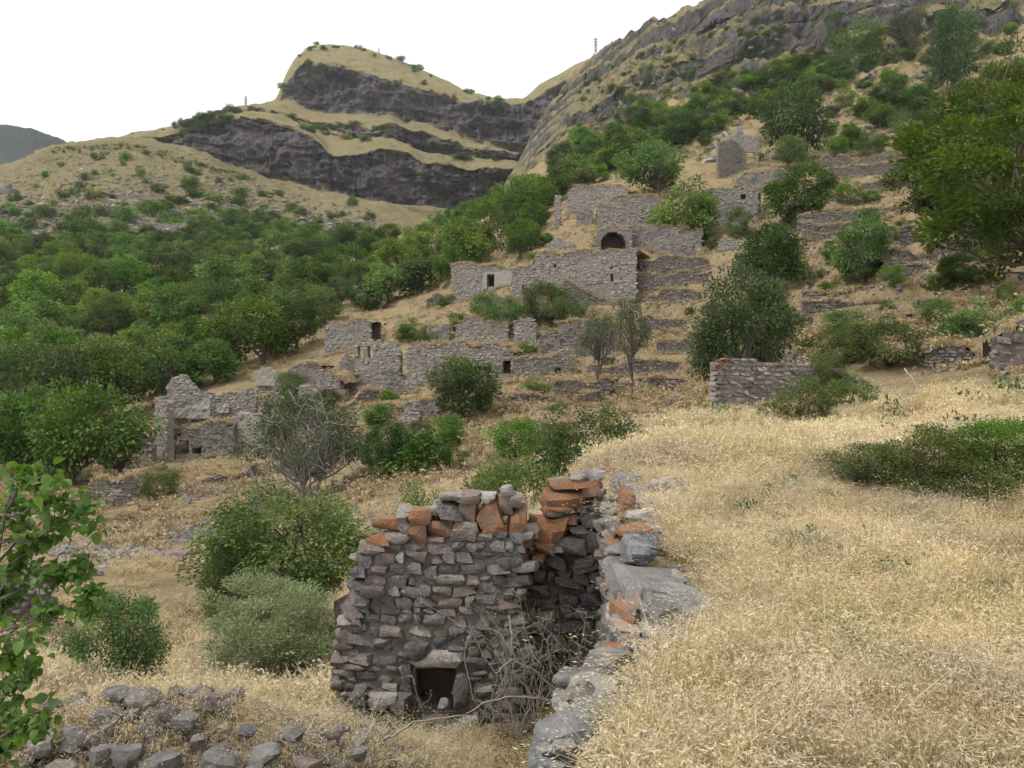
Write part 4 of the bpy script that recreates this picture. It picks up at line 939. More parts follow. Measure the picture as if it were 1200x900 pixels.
# ------------------------------------------------------------------ the small ruin at the far edge of the field
fr_ = hit_shelf(860, 492)
w = wall_px(844, 28.5, 1012, 31)
top = [w.zpx(*p) for p in ((844, 424), (850, 421), (900, 422), (935, 425), (960, 433), (1000, 440), (1012, 446))]
fw = tag(empty('ruined_wall', (*((w.A+w.B)/2), -2.2)), 'brown stone ruin wall with reddish corner at the far edge of the field', 'wall')
FW = np.array(fw.location)
V, F = core_mesh(w, top, -2.2, .6, [], .2, .05); obj('wall', mk_mesh('wall', V-FW, F, M['mortar_m'], False), fw)
an = math.atan2(w.u[1], w.u[0]); n_st = 0
for u, z, a, h in courses(w, top, -1.95, [], .34, .17, ragged=.1):
    if n_st > 290: break
    n_st += 1
    mt = 'orange' if (u < .35 and z > .45) else rnd.choices(['mid', 'grey', 'pale', 'dark'], [6, 2.5, .7, .6])[0]
    stone(fw, w.P(np.array([u]), -.05+rnd.gauss(0, .02), z)[0]-FW, (a*.97, .26, h*.94), mt, (rnd.gauss(0, .06), rnd.gauss(0, .06), an+rnd.gauss(0, .06)))
for z in np.arange(-1.7, .75, .19):
    stone(fw, w.P(np.array([.02]), -.3, z)[0]-FW, (.3, .5, .19), 'orange' if z > .45 else 'mid', (0, 0, an))
# ------------------------------------------------------------------ trees and shrubs
def tube(pts, rad, sides=6):
    """tapered bent tube"""
    pts = np.asarray(pts, float); n = len(pts); V, F = [], []
    t = np.gradient(pts, axis=0); t /= np.linalg.norm(t, axis=1, keepdims=True)+1e-9
    s = np.cross(t, [.31, .17, .93]); s /= np.linalg.norm(s, axis=1, keepdims=True)+1e-9; b = np.cross(t, s)
    a = np.arange(sides)*2*math.pi/sides
    for i in range(n): V.append(pts[i]+rad[i]*(np.cos(a)[:, None]*s[i]+np.sin(a)[:, None]*b[i]))
    for i in range(n-1):
        for k in range(sides): F.append((i*sides+k, i*sides+(k+1) % sides, (i+1)*sides+(k+1) % sides, (i+1)*sides+k))
    return np.concatenate(V), np.array(F)
def merge(parts):
    V, F, o = [], [], 0
    for v, f in parts: V.append(v); F.append(f+o); o += len(v)
    return np.concatenate(V), np.concatenate(F)
def bend(a, b, r, wob=.08, n=6):
    a, b = np.asarray(a, float), np.asarray(b, float); t = np.linspace(0, 1, n)[:, None]; ln = np.linalg.norm(b-a)
    p = a+(b-a)*t; q = r.normal(0, 1, 3)*wob*ln
    return p+q*np.sin(t*math.pi)+np.concatenate([np.zeros((1, 3)), r.normal(0, wob*.25*ln, (n-2, 3)), np.zeros((1, 3))])
def leaves(P, D, ln, wd, r, droop=0.0, fold=.25):
    """leaf blades at P pointing along D: two faces folded on the midrib"""
    n = len(P); D = D/(np.linalg.norm(D, axis=1, keepdims=True)+1e-9)
    up = r.normal(0, .6, (n, 3))+np.array([0, 0, 1.0]); s = np.cross(D, up); s /= np.linalg.norm(s, axis=1, keepdims=True)+1e-9
    nn = np.cross(s, D); ln = np.broadcast_to(ln, (n,))[:, None]; wd = np.broadcast_to(wd, (n,))[:, None]
    a = P; c = P+D*ln-np.array([0, 0, 1.0])*ln*droop; m = (a+c)/2
    V = np.stack([a, m+s*wd*.5+nn*wd*fold, c, m-s*wd*.5+nn*wd*fold], 1)
    i = np.arange(n)*4
    F = np.stack([np.stack([i, i+1, i+2], 1), np.stack([i, i+2, i+3], 1)], 1).reshape(-1, 3)
    return V.reshape(-1, 3), F
def crown(seed, n, leaf, c=(0, 0, .6), rad=(.46, .46, .4), ncl=42, clr=.16, flat=.75, low=-.6, aspect=.62, up=.35):
    """crown of leaf clumps around limb ends; returns leaf mesh arrays and clump centres"""
    r = np.random.default_rng(seed); C = []
    lob = r.normal(0, 1, (5, 3)); lob /= np.linalg.norm(lob, axis=1, keepdims=True); la = r.uniform(-.38, .36, 5)
    while len(C) < ncl:
        d = r.normal(0, 1, 3); d /= np.linalg.norm(d)
        if d[2] < low: continue
        k = r.uniform(.25, 1)**.45; k *= 1+float(np.sum(la*np.clip(lob@d, 0, 1)**2))
        C.append(np.array(c)+d*k*np.array(rad)*.86)
    C = np.array(C); cr = clr*r.uniform(.6, 1.35, ncl)
    w = cr**2; i = r.choice(ncl, n, p=w/w.sum())
    d = r.normal(0, 1, (n, 3)); d /= np.linalg.norm(d, axis=1, keepdims=True)
    k = r.uniform(0, 1, n)**.5
    P = C[i]+d*(cr[i]*k)[:, None]*np.array([1, 1, flat])
    out = P-np.array(c)-np.array([0, 0, -.1]); out /= np.linalg.norm(out, axis=1, keepdims=True)+1e-9
    D = d*.7+out*.6+r.normal(0, .45, (n, 3))+np.array([0, 0, up-.5])
    V, F = leaves(P, D, leaf*r.uniform(.7, 1.4, n), leaf*aspect*r.uniform(.7, 1.3, n), r, .15)
    ct = r.uniform(-.34, .34, ncl)
    tint = np.clip(.42+ct[i]+r.normal(0, .17, n)+.2*(k-.6), 0, 1)
    return V, F, np.repeat(tint, 4), C
def trunk(seed, C, h0=.34, r0=.028, sides=6, nl=18, stems=1, thin=.35, twigs=0, spread=.0):
    r = np.random.default_rng(seed+5000); parts = []
    for s in range(stems):
        off = np.array([r.normal(0, spread), r.normal(0, spread), 0])
        topp = np.array([off[0]*2+r.normal(0, .03), off[1]*2+r.normal(0, .03), h0])
        p = bend(off*.6+np.array([0, 0, -.06]), topp, r, .07); parts.append(tube(p, np.linspace(r0*1.25, r0*.75, len(p))/math.sqrt(stems), sides))
        for k in r.choice(len(C), min(len(C), nl//stems), replace=False):
            st = p[-1] if r.random() < .6 else p[r.integers(3, len(p))]
            q = bend(st, C[k], r, .12); parts.append(tube(q, np.linspace(r0*.6, r0*.6*thin*.5, len(q))/math.sqrt(stems), 5))
            for _ in range(twigs):
                a = q[r.integers(2, len(q))]; dd = r.normal(0, 1, 3)+np.array([0, 0, .5]); dd *= r.uniform(.08, .2)/np.linalg.norm(dd)
                qq = bend(a, a+dd, r, .15, 4); parts.append(tube(qq, np.linspace(r0*.2, r0*.06, 4), 4))
    return merge(parts)
class Plant:
    """a kind of tree or shrub of height 1 and width 1, drawn once and placed many times"""
    def __init__(s, name, seed, mat, bark='bark', n=3600, leaf=.045, tr=None, **kw):
        V, F, T, C = crown(seed, n, leaf, **kw)
        s.crown = mk_mesh('crown', V, F, M[mat], False, {'tint': T})
        tv, tf = trunk(seed, C, **(tr or {})); s.trunk = mk_mesh('trunk', tv, tf, M[bark], True); s.name = name
    def put(s, loc, h, w, label, cat='tree', group=None, name=None, rz=None, parts=('trunk', 'crown'), lean=(0, 0)):
        t = tag(empty(name or s.name, loc, rnd.uniform(0, 6.28) if rz is None else rz), label, cat, group)
        t.scale = (w, w, h); t.rotation_euler[0], t.rotation_euler[1] = lean
        obj(parts[0], s.trunk, t); obj(parts[1], s.crown, t)
        return t
K = {}
for i in range(6): K['broad', i] = Plant('walnut_tree', 10+i, 'leaf', n=8000, leaf=.038, ncl=60, clr=.132, rad=(.48, .48, .46), c=(0, 0, .53), low=-.85, tr=dict(h0=.24, nl=16))
for i in range(6): K['valley', i] = Plant('valley_tree', 30+i, 'leaf_far', n=3600, leaf=.055, ncl=34, clr=.15, rad=(.5, .5, .48), c=(0, 0, .5), low=-.95, tr=dict(h0=.26, nl=10))
for i in range(2): K['bright', i] = Plant('walnut_tree', 50+i, 'leaf_bright', n=5200, leaf=.045, ncl=48, clr=.16, c=(0, 0, .53), rad=(.48, .48, .46), low=-.85, tr=dict(h0=.22))
for i in range(2): K['dark', i] = Plant('dark_tree', 60+i, 'leaf_dark', n=5200, leaf=.035, ncl=46, clr=.15, c=(0, 0, .54), rad=(.46, .46, .45), low=-.9, tr=dict(h0=.22))
for i in range(2): K['yellow', i] = Plant('yellowish_tree', 70+i, 'leaf_yellow', n=9000, leaf=.036, aspect=.7, up=.9, ncl=70, clr=.1, c=(0, 0, .52), rad=(.5, .5, .46), low=-.9, tr=dict(h0=.2, nl=22))
for i in range(2): K['fine', i] = Plant('leafy_shrub', 80+i, 'leaf', n=15000, leaf=.024, ncl=75, clr=.115, c=(0, 0, .48), rad=(.5, .5, .48), low=-.95, tr=dict(h0=.15, stems=4, spread=.05, nl=28))
K['bigdark'] = Plant('walnut_tree', 90, 'leaf_dark', n=13000, leaf=.026, ncl=70, clr=.12, c=(0, 0, .54), rad=(.5, .5, .45), low=-.9, tr=dict(h0=.3, nl=26))
K['olive'] = Plant('silver_bush', 91, 'leaf_grey', 'greybark', n=34000, leaf=.024, aspect=.34, ncl=90, clr=.11, c=(0, 0, .47), rad=(.5, .5, .47), low=-.95, up=.8, tr=dict(h0=.12, stems=5, spread=.05, nl=34))
K['bare'] = Plant('bare_grey_tree', 92, 'leaf_olive', 'greybark', n=9000, leaf=.022, aspect=.45, ncl=80, clr=.1, c=(0, 0, .56), rad=(.5, .5, .42), low=-.6, tr=dict(h0=.25, stems=3, spread=.05, nl=66, twigs=6, r0=.022))
K['bare2'] = Plant('thin_grey_tree', 93, 'leaf_olive', 'bark', n=3000, leaf=.028, aspect=.5, ncl=50, clr=.11, c=(0, 0, .66), rad=(.48, .48, .33), tr=dict(h0=.4, nl=30, twigs=4, r0=.02))
for i in range(3): K['shrub', i] = Plant('hill_shrub', 100+i, 'leaf_far', n=900, leaf=.1, ncl=14, clr=.24, c=(0, 0, .45), rad=(.46, .46, .42), low=-.9, tr=dict(h0=.1, nl=5, sides=4))
for i in range(2): K['mid', i] = Plant('green_shrub', 110+i, 'leaf', n=5200, leaf=.036, ncl=46, clr=.14, c=(0, 0, .48), rad=(.5, .5, .47), low=-.95, tr=dict(h0=.12, stems=3, spread=.05, nl=16))
for i in range(2): K['oliveshrub', i] = Plant('yellow_green_shrub', 120+i, 'leaf_yellow', n=9000, leaf=.03, aspect=.4, ncl=70, clr=.12, c=(0, 0, .46), rad=(.5, .5, .46), low=-.95, tr=dict(h0=.12, stems=4, spread=.06, nl=26))

def tree(kind, px, pyb, hpx, wpx, label, cat='tree', d=None, on='hill', group=None, name=None, sink=.04, lean=(0, 0)):
    """a plant that stands at the photo point (px, pyb), hpx tall and wpx wide there"""
    if d is None:
        q = hit(px, pyb) if on == 'hill' else hit_shelf(px, pyb); d = float(q[1])
    x = (px-600)/FPX*d; z = ground(x, d) if on == 'hill' else float(shelf(x, d))
    z = min(z, -(pyb-450)/FPX*d+.25*hpx/FPX*d) if on == 'hill' else z
    h = (z*0+hpx/FPX*d) ; top = -(pyb-hpx-450)/FPX*d; h = max(top-z, .5*h)
    return K[kind].put((x, d, z-sink*h), h*(1+sink), wpx/FPX*d, label, cat, group, name, lean=lean)
# --- named trees of the hillside, far to near

def T(kind, *a, **k): return tree(kind, *a, **k)
T(('dark',0), 1114, 118, 122, 66, 'tall very dark evergreen at the top right slope')
T(('dark',1), 1066, 66, 52, 44, 'dark bush crown left of the tall evergreen')
T(('mid',0), 1003, 84, 66, 66, 'bright leafy shrub on the crag left of the tall evergreen', 'shrub')
T(('dark',1), 977, 52, 46, 24, 'narrow dark shrub under the high cliff', 'shrub')
T(('dark',0), 935, 190, 102, 104, 'broad dark tree above the small grey house', name='dark_tree')
T(('bright',0), 925, 196, 38, 38, 'small light green tree beside the grey house')
T(('mid',1), 982, 190, 34, 34, 'small terrace tree right of the light green one')
T(('mid',0), 1018, 184, 34, 36, 'dark leafy terrace tree under the crag')
T(('mid',1), 1072, 180, 58, 66, 'spreading terrace tree with dark forked trunk at the top right')
T(('broad',0), 806, 290, 84, 88, 'large round walnut tree standing right of the vault')
T(('mid',1), 862, 280, 44, 34, 'smaller loose green tree in front of the two window house')
T(('broad',1), 932, 262, 72, 86, 'round walnut tree on the terrace below the light green tree')
T(('broad',2), 908, 350, 92, 88, 'tall walnut tree in the middle of the right slope')
T(('broad',3), 1013, 332, 84, 76, 'bushy walnut tree between the stone terraces')
T(('mid',0), 995, 238, 32, 34, 'small bushy sapling alone in the dry grass terrace')
T(('bright',1), 770, 226, 62, 80, 'bright green tree clump above the long high wall')
T(('bright',0), 611, 302, 46, 52, 'bright green round tree left of the two storey house')
T(('valley',0), 628, 262, 48, 46, 'green tree behind the lone wall stump')
K['spread'] = Plant('spreading_tree', 95, 'leaf_fresh', n=19000, leaf=.022, aspect=.62, up=.8, ncl=110, clr=.075, c=(0, 0, .5), rad=(.54, .54, .47), low=-.97, tr=dict(h0=.2, nl=40, twigs=1, r0=.014))
K['spread2'] = Plant('spreading_tree', 96, 'leaf_yellow', n=16000, leaf=.025, aspect=.62, up=.8, ncl=80, clr=.095, c=(0, 0, .54), rad=(.52, .52, .43), low=-.8, tr=dict(h0=.22, nl=34))
T('spread', 1222, 340, 268, 320, 'broad spreading green tree reaching in from the right edge', d=47)
T('spread2', 1120, 262, 120, 150, 'yellowish spreading tree on the terraces left of the broad one', d=72)
T('spread2', 1195, 170, 130, 170, 'yellowish crown rising behind the broad tree at the right edge', d=100)
T(('yellow',1), 1120, 338, 46, 64, 'yellow green bush at the foot of the yellowish trees', 'shrub')
T(('dark',0), 1090, 300, 30, 40, 'dark low bush on the broad terrace bank', 'shrub')
T('bigdark', 862, 480, 168, 138, 'large dark walnut tree left of the field ruin')
T(('broad',4), 905, 420, 76, 80, 'leafy crown behind the large dark walnut')
T(('broad',5), 545, 492, 74, 92, 'dense round tree before the long curved wall')
T(('mid',1), 528, 526, 46, 46, 'small round bush below the dense round tree', 'shrub')
T(('broad',1), 452, 562, 72, 58, 'small tree with a thick trunk standing behind a domed rock')
T('bare', 352, 596, 150, 172, 'grey half bare tree below the plastered ruin')
T('bare2', 704, 462, 106, 62, 'left one of two thin grey trees before the ruins')
T('bare2', 738, 468, 130, 52, 'right one of two thin grey trees, slimmer and darker')
for i, (px, py, h, w, lab) in enumerate([(590,388,44,54,'green bush under the plastered doorway'),(640,380,58,60,'tall bush before the two storey front'),(668,388,50,44,'bush at the middle of the two storey front'),(565,372,34,40,'bush at the left foot of the plastered doorway'),(486,398,26,44,'dark bush on the wall top above the curved wall'),(536,388,24,30,'little bush on the dry bank left of the broken wall'),(620,418,20,24,'creeper bush beside the dark doorway'),(1045,432,66,104,'big green shrub between right terraces and field'),(185,586,44,48,'dark round shrub below the plastered ruin'),(340,470,40,46,'creeper covered bush beside the white plaster'),(410,395,20,26,'bush behind the narrow window house')]):
    T(('mid',i % 2), px, py, h, w, lab, 'shrub')
T(('dark',1), 140, 562, 70, 76, 'dark bushy tree left of the plastered ruin')
T(('bright',1), 92, 568, 128, 118, 'bright green tree at the near edge of the wood')
T(('bright',0), 30, 560, 110, 110, 'bright green tree at the left edge of the wood')
T(('valley',3), 195, 470, 84, 78, 'full green tree behind the plastered ruin')
T(('valley',2), 248, 452, 60, 70, 'green tree over the pale wall fragment')
# --- near shrubs on the lower slope
T(('fine',0), 338, 704, 160, 225, 'wide dark green shrub in the middle of the lower slope', 'shrub', d=27)
T(('fine',1), 270, 690, 96, 96, 'left shoulder of dark green shrub with pale leaf tips', 'shrub', d=25)
T('olive', 330, 826, 152, 200, 'silver grey green bush behind the tumbled wall', 'bush', d=15.5)
T(('fine',1), 146, 812, 146, 130, 'small leafy tree standing behind the tumbled wall at left', d=10.5)
T(('fine',0), 686, 562, 104, 150, 'green shrub just beyond the orange topped corner', 'shrub', d=19)
T(('fine',1), 606, 624, 128, 140, 'green shrub rising behind the orange coping', 'shrub', d=13.5)
T(('fine',0), 492, 616, 78, 104, 'low green shrub behind the left end of the house top', 'shrub', d=16)
# --- shrubs in and around the field
for i, (px, pyb, h, w, k_, lab) in enumerate([(1092,580,98,140,('oliveshrub',1),'tall green field shrub at the middle of the thicket'),(1022,572,70,130,('oliveshrub',0),'yellow green low shrub at the left end of the field thicket'),(1176,574,104,150,('fine',1),'large field shrub cut by the right edge'),(1140,596,70,140,('oliveshrub',0),'olive low shrub along the front of the field thicket'),(948,500,70,96,('oliveshrub',1),'yellow green shrub against the field ruin wall'),(1000,482,48,56,('mid',0),'light green shrub at the right end of the field ruin wall'),(905,500,38,46,('oliveshrub',0),'thin olive shrub at the foot of the ruin wall'),(965,440,44,64,('oliveshrub',0),'bushy growth on top of the field ruin wall')]):
    T(k_, px, pyb, h, w, lab, 'shrub', on='shelf' if pyb > 445 else 'hill', d=30.5 if pyb == 440 else None)

# --- smaller growth between the ruins
got_ = []
while len(got_) < 120:
    px, py = (rnd.uniform(620, 1200), rnd.uniform(170, 440)) if rnd.random() < .68 else (rnd.uniform(330, 660), rnd.uniform(330, 560))
    q = hit(px, py, 36)
    if q is None or any((px-a)**2+(py-b)**2 < 196 for a, b in got_): continue
    if any(abs((q[:2]-w_.A)@w_.n) < 1.2 and -.5 < (q[:2]-w_.A)@w_.u < w_.len+.5 for w_ in ALLW): continue
    got_.append((px, py)); h = rnd.uniform(.8, 2.6); kd = rnd.choices([('mid', 0), ('mid', 1), ('oliveshrub', 0), ('shrub', 0), ('bright', 0)], [3, 3, 2, 3, 1])[0]
    K[kd].put((q[0], float(q[1]), q[2]-.1), h, h*rnd.uniform(1, 1.7), 'low green shrub growing between the ruins and terraces', 'shrub', 'shrubs between the ruins', 'slope_shrub')
# --- the wood that fills the valley: every tree a tree of its own
random.seed(5); FOREST = []
def wood_edge(px): return np.interp(px, [0, 60, 120, 200, 260, 300, 360, 430, 470, 520, 560, 600], [292, 290, 284, 278, 268, 266, 280, 284, 292, 274, 250, 234])
def wood_low(px): return np.interp(px, [0, 90, 160, 200, 250, 300, 340, 380, 420, 470, 520, 560, 600, 640], [540, 520, 500, 460, 440, 436, 425, 385, 376, 372, 345, 318, 300, 262])
tries = 0
while len(FOREST) < 290 and tries < 9000:
    tries += 1
    px = rnd.uniform(-30, 640); py = rnd.uniform(wood_edge(px), wood_low(px))
    q = hit(px, py, 60)
    if q is None: continue
    d = float(q[1]); h = rnd.uniform(5.5, 11)*(1 if d < 220 else .9); w = h*rnd.uniform(.9, 1.3); rp = w/FPX*0+w/d*FPX
    if any((px-a)**2+((py-b)*1.5)**2 < (.265*(rp+c))**2 for a, b, c in FOREST): continue
    FOREST.append((px, py, rp))
    K[rnd.choices([('valley', rnd.randrange(6)), ('bright', rnd.randrange(2)), ('broad', rnd.randrange(6)), ('dark', rnd.randrange(2))], [6.2, 1.6, 1.4, .8])[0]].put((q[0], d, q[2]-.25), h, w, 'green broadleaf tree in the dense valley wood', 'tree', 'trees of the valley wood', 'valley_tree')
# --- trees up the right gully and under the cliffs
cnt = 0; U = []
while cnt < 95:
    px = rnd.uniform(640, 1000); c_ = np.interp(px, [640, 700, 760, 820, 880, 960, 1000], [222, 190, 165, 150, 122, 90, 70]); py = c_+rnd.uniform(-26, 26)
    q = hit(px, py, 100)
    if q is None or abs(px-870) < 26 and py > 145: cnt += .2; continue
    d = float(q[1]); h = rnd.uniform(4.5, 9)
    if any((px-a)**2+(py-b)**2 < 81 for a, b in U): cnt += .1; continue
    U.append((px, py)); cnt += 1
    K[('valley', rnd.randrange(6)) if rnd.random() < .75 else ('dark', 0)].put((q[0], d, q[2]-.3), h, h*rnd.uniform(1, 1.5), 'green tree in the belt climbing the gully below the right cliffs', 'tree', 'trees of the gully belt', 'gully_tree')
cnt = 0; U = []
while cnt < 70:                                            # thicket on the upper right slope
    px = rnd.uniform(955, 1200); py = rnd.uniform(20, 185); q = hit(px, py, 100)
    if q is None or any((px-a)**2+(py-b)**2 < 200 for a, b in U): cnt += .05; continue
    U.append((px, py)); cnt += 1; d = float(q[1]); h = rnd.uniform(2.5, 7)
    K[rnd.choices([('valley', rnd.randrange(6)), ('broad', rnd.randrange(6)), ('dark', rnd.randrange(2)), ('mid', 0)], [4, 2, 2, 2])[0]].put((q[0], d, q[2]-.3), h, h*rnd.uniform(1, 1.6), 'green tree or bush in the thicket on the upper right slope', 'tree', 'thicket of the upper right slope', 'thicket_tree')
# --- shrubs dotted on the tan hill and on the right mountain
def dots(n, pts, group, label, hs, name, mind=7):
    got = []; t_ = 0
    while len(got) < n and t_ < n*40:
        t_ += 1; px, py = pts(); q = hit(px, py, 150)
        if q is None or any((px-a)**2+(py-b)**2 < mind**2 for a, b in got): continue
        got.append((px, py)); d = float(q[1]); h = rnd.uniform(*hs)
        K['shrub', rnd.randrange(3)].put((q[0], d, q[2]-.2), h, h*rnd.uniform(1.1, 1.9), label, 'shrub', group, name, parts=('stems', 'foliage'))
def tan_hill():
    px = rnd.uniform(0, 440); e = np.interp(px, [0, 60, 150, 300, 440], [200, 172, 168, 207, 240]); lo = float(wood_edge(px))+12
    t = rnd.random()**.55; return px, e+4+(lo-e)*t
dots(150, tan_hill, 'shrubs on the tan hill', 'green shrub dotted on the tan hill above the wood', (2.2, 6.5), 'hill_shrub', 7)
def right_mtn():
    px = rnd.uniform(660, 960); e = np.interp(px, [660, 700, 800, 900, 960], [100, 70, 35, 0, 0]); lo = np.interp(px, [660, 700, 760, 820, 880, 960], [190, 170, 145, 125, 100, 70])
    return px, e+8+(lo-e)*rnd.random()
dots(130, right_mtn, 'shrubs on the right mountain', 'low shrub dotted on the slope under the right cliffs', (1.4, 3.4), 'mountain_shrub', 6)
def ridge_pts(): px = rnd.uniform(60, 300); return px, np.interp(px, [60, 150, 300], [172, 168, 207])+rnd.uniform(1, 8)
dots(26, ridge_pts, 'shrubs along the tan crest', 'dark shrub on the crest line of the tan hill', (1.2, 2.6), 'crest_shrub', 5)
# shrubs on the table mountain
def mesa_at(px, py):
    i = int(round((px-40)/1.6)); r = 450-MZ2[i]/MYd[i]*FPX; k = np.nonzero(r <= py)[0]
    return None if len(k) == 0 else np.array([MX[i, k[0]], MYd[i, k[0]], MZ2[i, k[0]]])
mt_ = []
while len(mt_) < 75:
    px = rnd.uniform(200, 590)
    row = rnd.choice([7, 7, 7, 5, 3, 2]); r_ = float(np.interp(px, mp, [MS[int(c)][row] for c in mp])); py = r_+rnd.uniform(-1, 7)
    q = mesa_at(px, py)
    if q is None: continue
    mt_.append(px); h = rnd.uniform(2.5, 6)
    K['shrub', rnd.randrange(3)].put((q[0], q[1], q[2]-.3), h, h*rnd.uniform(1.2, 2.4), 'far dark shrub on a ledge of the table mountain', 'shrub', 'shrubs on the table mountain', 'ledge_shrub', parts=('stems', 'foliage'))
for px in (205, 213, 222, 231, 240, 246, 254, 262, 268):
    q = mesa_at(px, float(np.interp(px, mp, [MS[int(c)][7] for c in mp]))+1.2)
    if q is not None: K['dark', px % 2].put((q[0], q[1], q[2]-1), rnd.uniform(5, 8), rnd.uniform(6, 10), 'dark tree standing on the low ridge left of the table mountain', 'tree', 'trees on the low ridge', 'ridge_tree')
# ------------------------------------------------------------------ near branches, twigs, dry grass
r_ = np.random.default_rng(77)
# sapling at the left edge with large leaves
sap = tag(empty('broadleaf_sapling', (-2.75, 4.3, -3.1)), 'bright broadleaf sapling with large leaves at the left edge', 'tree')
SP = np.array(sap.location)
SPR = [(22, 555, 34), (62, 572, 30), (92, 598, 22), (18, 600, 34), (60, 625, 28), (30, 645, 34), (96, 668, 22), (64, 684, 22), (112, 700, 16), (14, 690, 30), (12, 742, 26), (22, 800, 34), (44, 842, 22), (14, 862, 36), (-30, 600, 50), (-35, 720, 50), (-30, 830, 50)]      # centres and sizes of the leaf sprays (photo)
parts = []; ends = []
main = np.stack([np.interp(np.linspace(0, 1, 16), [0, .35, .7, 1], q) for q in ([-2.98, -2.98, -2.9, -2.78], [4.3, 4.35, 4.4, 4.45], [-3.2, -2.3, -1.3, -.55])], 1)+r_.normal(0, .012, (16, 3))
parts.append(tube(main, np.linspace(.026, .007, 16), 7))
for a_, b_, c_ in SPR:
    e = pix(a_, b_, 4.4+r_.normal(0, .12)); k = np.argmin(np.abs(main[:, 2]-(e[2]-.25))); q = bend(main[k], e+r_.normal(0, .02, 3), r_, .12, 9); parts.append(tube(q, np.linspace(.010, .0025, 9), 5))
    for _ in range(5):
        tp_ = q[r_.integers(4, 9)]; t2 = e+r_.normal(0, c_/FPX*4.4*.55, 3); qq = bend(tp_, t2, r_, .15, 6); parts.append(tube(qq, np.linspace(.004, .0012, 6), 4)); ends.append(qq)
v, f = merge(parts); obj('branches', mk_mesh('branches', v-SP, f, M['bark'], True), sap)
def leaf_mesh(mat, lobes=False):
    """one broad leaf, 1 long, folded on its midrib and drooping at the tip"""
    t = np.array([0, .12, .35, .6, .82, 1.0]); w = np.array([.0, .24, .40, .36, .2, 0]); z = np.array([0, .05, .06, .02, -.07, -.2])
    V, F = [], []
    for i in range(6): V += [(t[i], -w[i], z[i]+.3*w[i]), (t[i], 0, z[i]), (t[i], w[i], z[i]+.3*w[i])]
    for i in range(5): F += [(3*i, 3*i+1, 3*i+4, 3*i+3), (3*i+1, 3*i+2, 3*i+5, 3*i+4)]
    return mk_mesh('leaf', np.array(V), np.array(F), M[mat], True, {'tint': np.full(18, .55)})
LM = leaf_mesh('leaf_near'); nl_ = 0; rest = []
for k in range(1500):
    p = ends[r_.integers(len(ends))]; i = r_.integers(1, 6); b = p[i]+r_.normal(0, .03, 3)
    if b[0]/b[1]*FPX+600 > 128: continue
    ln = r_.uniform(.04, .075); rot = (r_.normal(0, .6), r_.normal(.45, .5), r_.uniform(0, 6.28))
    if nl_ < 300: obj('leaf', LM, sap, b-SP, rot, (ln, ln, ln)); nl_ += 1
    else: rest.append((b, rot, ln))
lv = np.array([v_.co[:] for v_ in LM.vertices]); lf = np.array([p_.vertices[:] for p_ in LM.polygons]); VV, FF = [], []
for i, (b, rot, ln) in enumerate(rest):
    R = np.array(Euler(rot).to_matrix()); VV.append((lv*ln)@R.T+b-SP); FF.append(lf+i*18)
if VV:
    o = obj('foliage', mk_mesh('foliage', np.concatenate(VV), np.concatenate(FF), M['leaf_near'], True, {'tint': np.repeat(r_.uniform(.2, .9, len(rest)), 18)}), sap); o['kind'] = 'stuff'
# dead shrub inside the ruin
ds = tag(empty('dead_shrub', (.2, 8.0, -3.6)), 'tangled grey dead shrub growing inside the ruined house', 'shrub'); DSP = np.array(ds.location)
parts = []; tips = []
for k in range(42):
    a = np.array([r_.normal(.2, .25), 8.1+r_.normal(0, .12), -3.6]); b = a+np.array([r_.normal(0, .42), r_.normal(-.05, .15), r_.uniform(.5, 1.45)])
    q = bend(a, b, r_, .12, 8); parts.append(tube(q, np.linspace(.008, .002, 8), 4))
    for _ in range(5):
        s = q[r_.integers(3, 8)]; e = s+r_.normal(0, .13, 3)+np.array([0, 0, .05]); qq = bend(s, e, r_, .15, 4); parts.append(tube(qq, np.linspace(.004, .0012, 4), 3)); tips.append(qq)
v, f = merge(parts); obj('twigs', mk_mesh('twigs', v-DSP, f, M['twig'], True), ds)
tp = np.concatenate(tips); n = 2600; P = tp[r_.integers(0, len(tp), n)]+r_.normal(0, .03, (n, 3)); v, f = leaves(P, r_.normal(0, 1, (n, 3)), .028*r_.uniform(.6, 1.3, n), .009, r_)
obj('foliage', mk_mesh('foliage', v-DSP, f, M['leaf_grey'], False, {'tint': np.repeat(r_.random(n), 4)}), ds)
# long bent dead branches before the niche
for i, (pl_, lab) in enumerate([([(648,805,7.6),(625,785,7.5),(600,772,7.4),(580,790,7.3)], 'thin dead branch rising from the house floor'), ([(655,824,7.2),(625,818,7.0),(595,816,6.9),(565,825,6.8),(546,838,6.8)], 'long arched dead branch over the house floor'), ([(430,872,6.6),(460,862,6.7),(485,846,6.8),(545,838,6.9)], 'crooked dead branch lying before the house wall'), ([(1060,432,26),(1070,445,25),(1076,456,24.5)], 'dead stick leaning out of the dry field'), ([(596,722,8.0),(600,745,7.9),(598,775,7.8)], 'pale upright dead stem before the inner wall')]):
    p = np.array([pix(*q) for q in pl_]); t = np.linspace(0, len(p)-1, 16); p = np.stack([np.interp(t, range(len(p)), p[:, k]) for k in range(3)], 1)+r_.normal(0, .006, (16, 3))
    rr_ = (.011, .011, .013, .03, .009)[i]
    v, f = tube(p, np.linspace(rr_, rr_*.4, 16), 6); o = obj('dead_branch', mk_mesh('dead_branch', v-p[0], f, M['twig'], True), None, p[0]); tag(o, lab, 'branch')

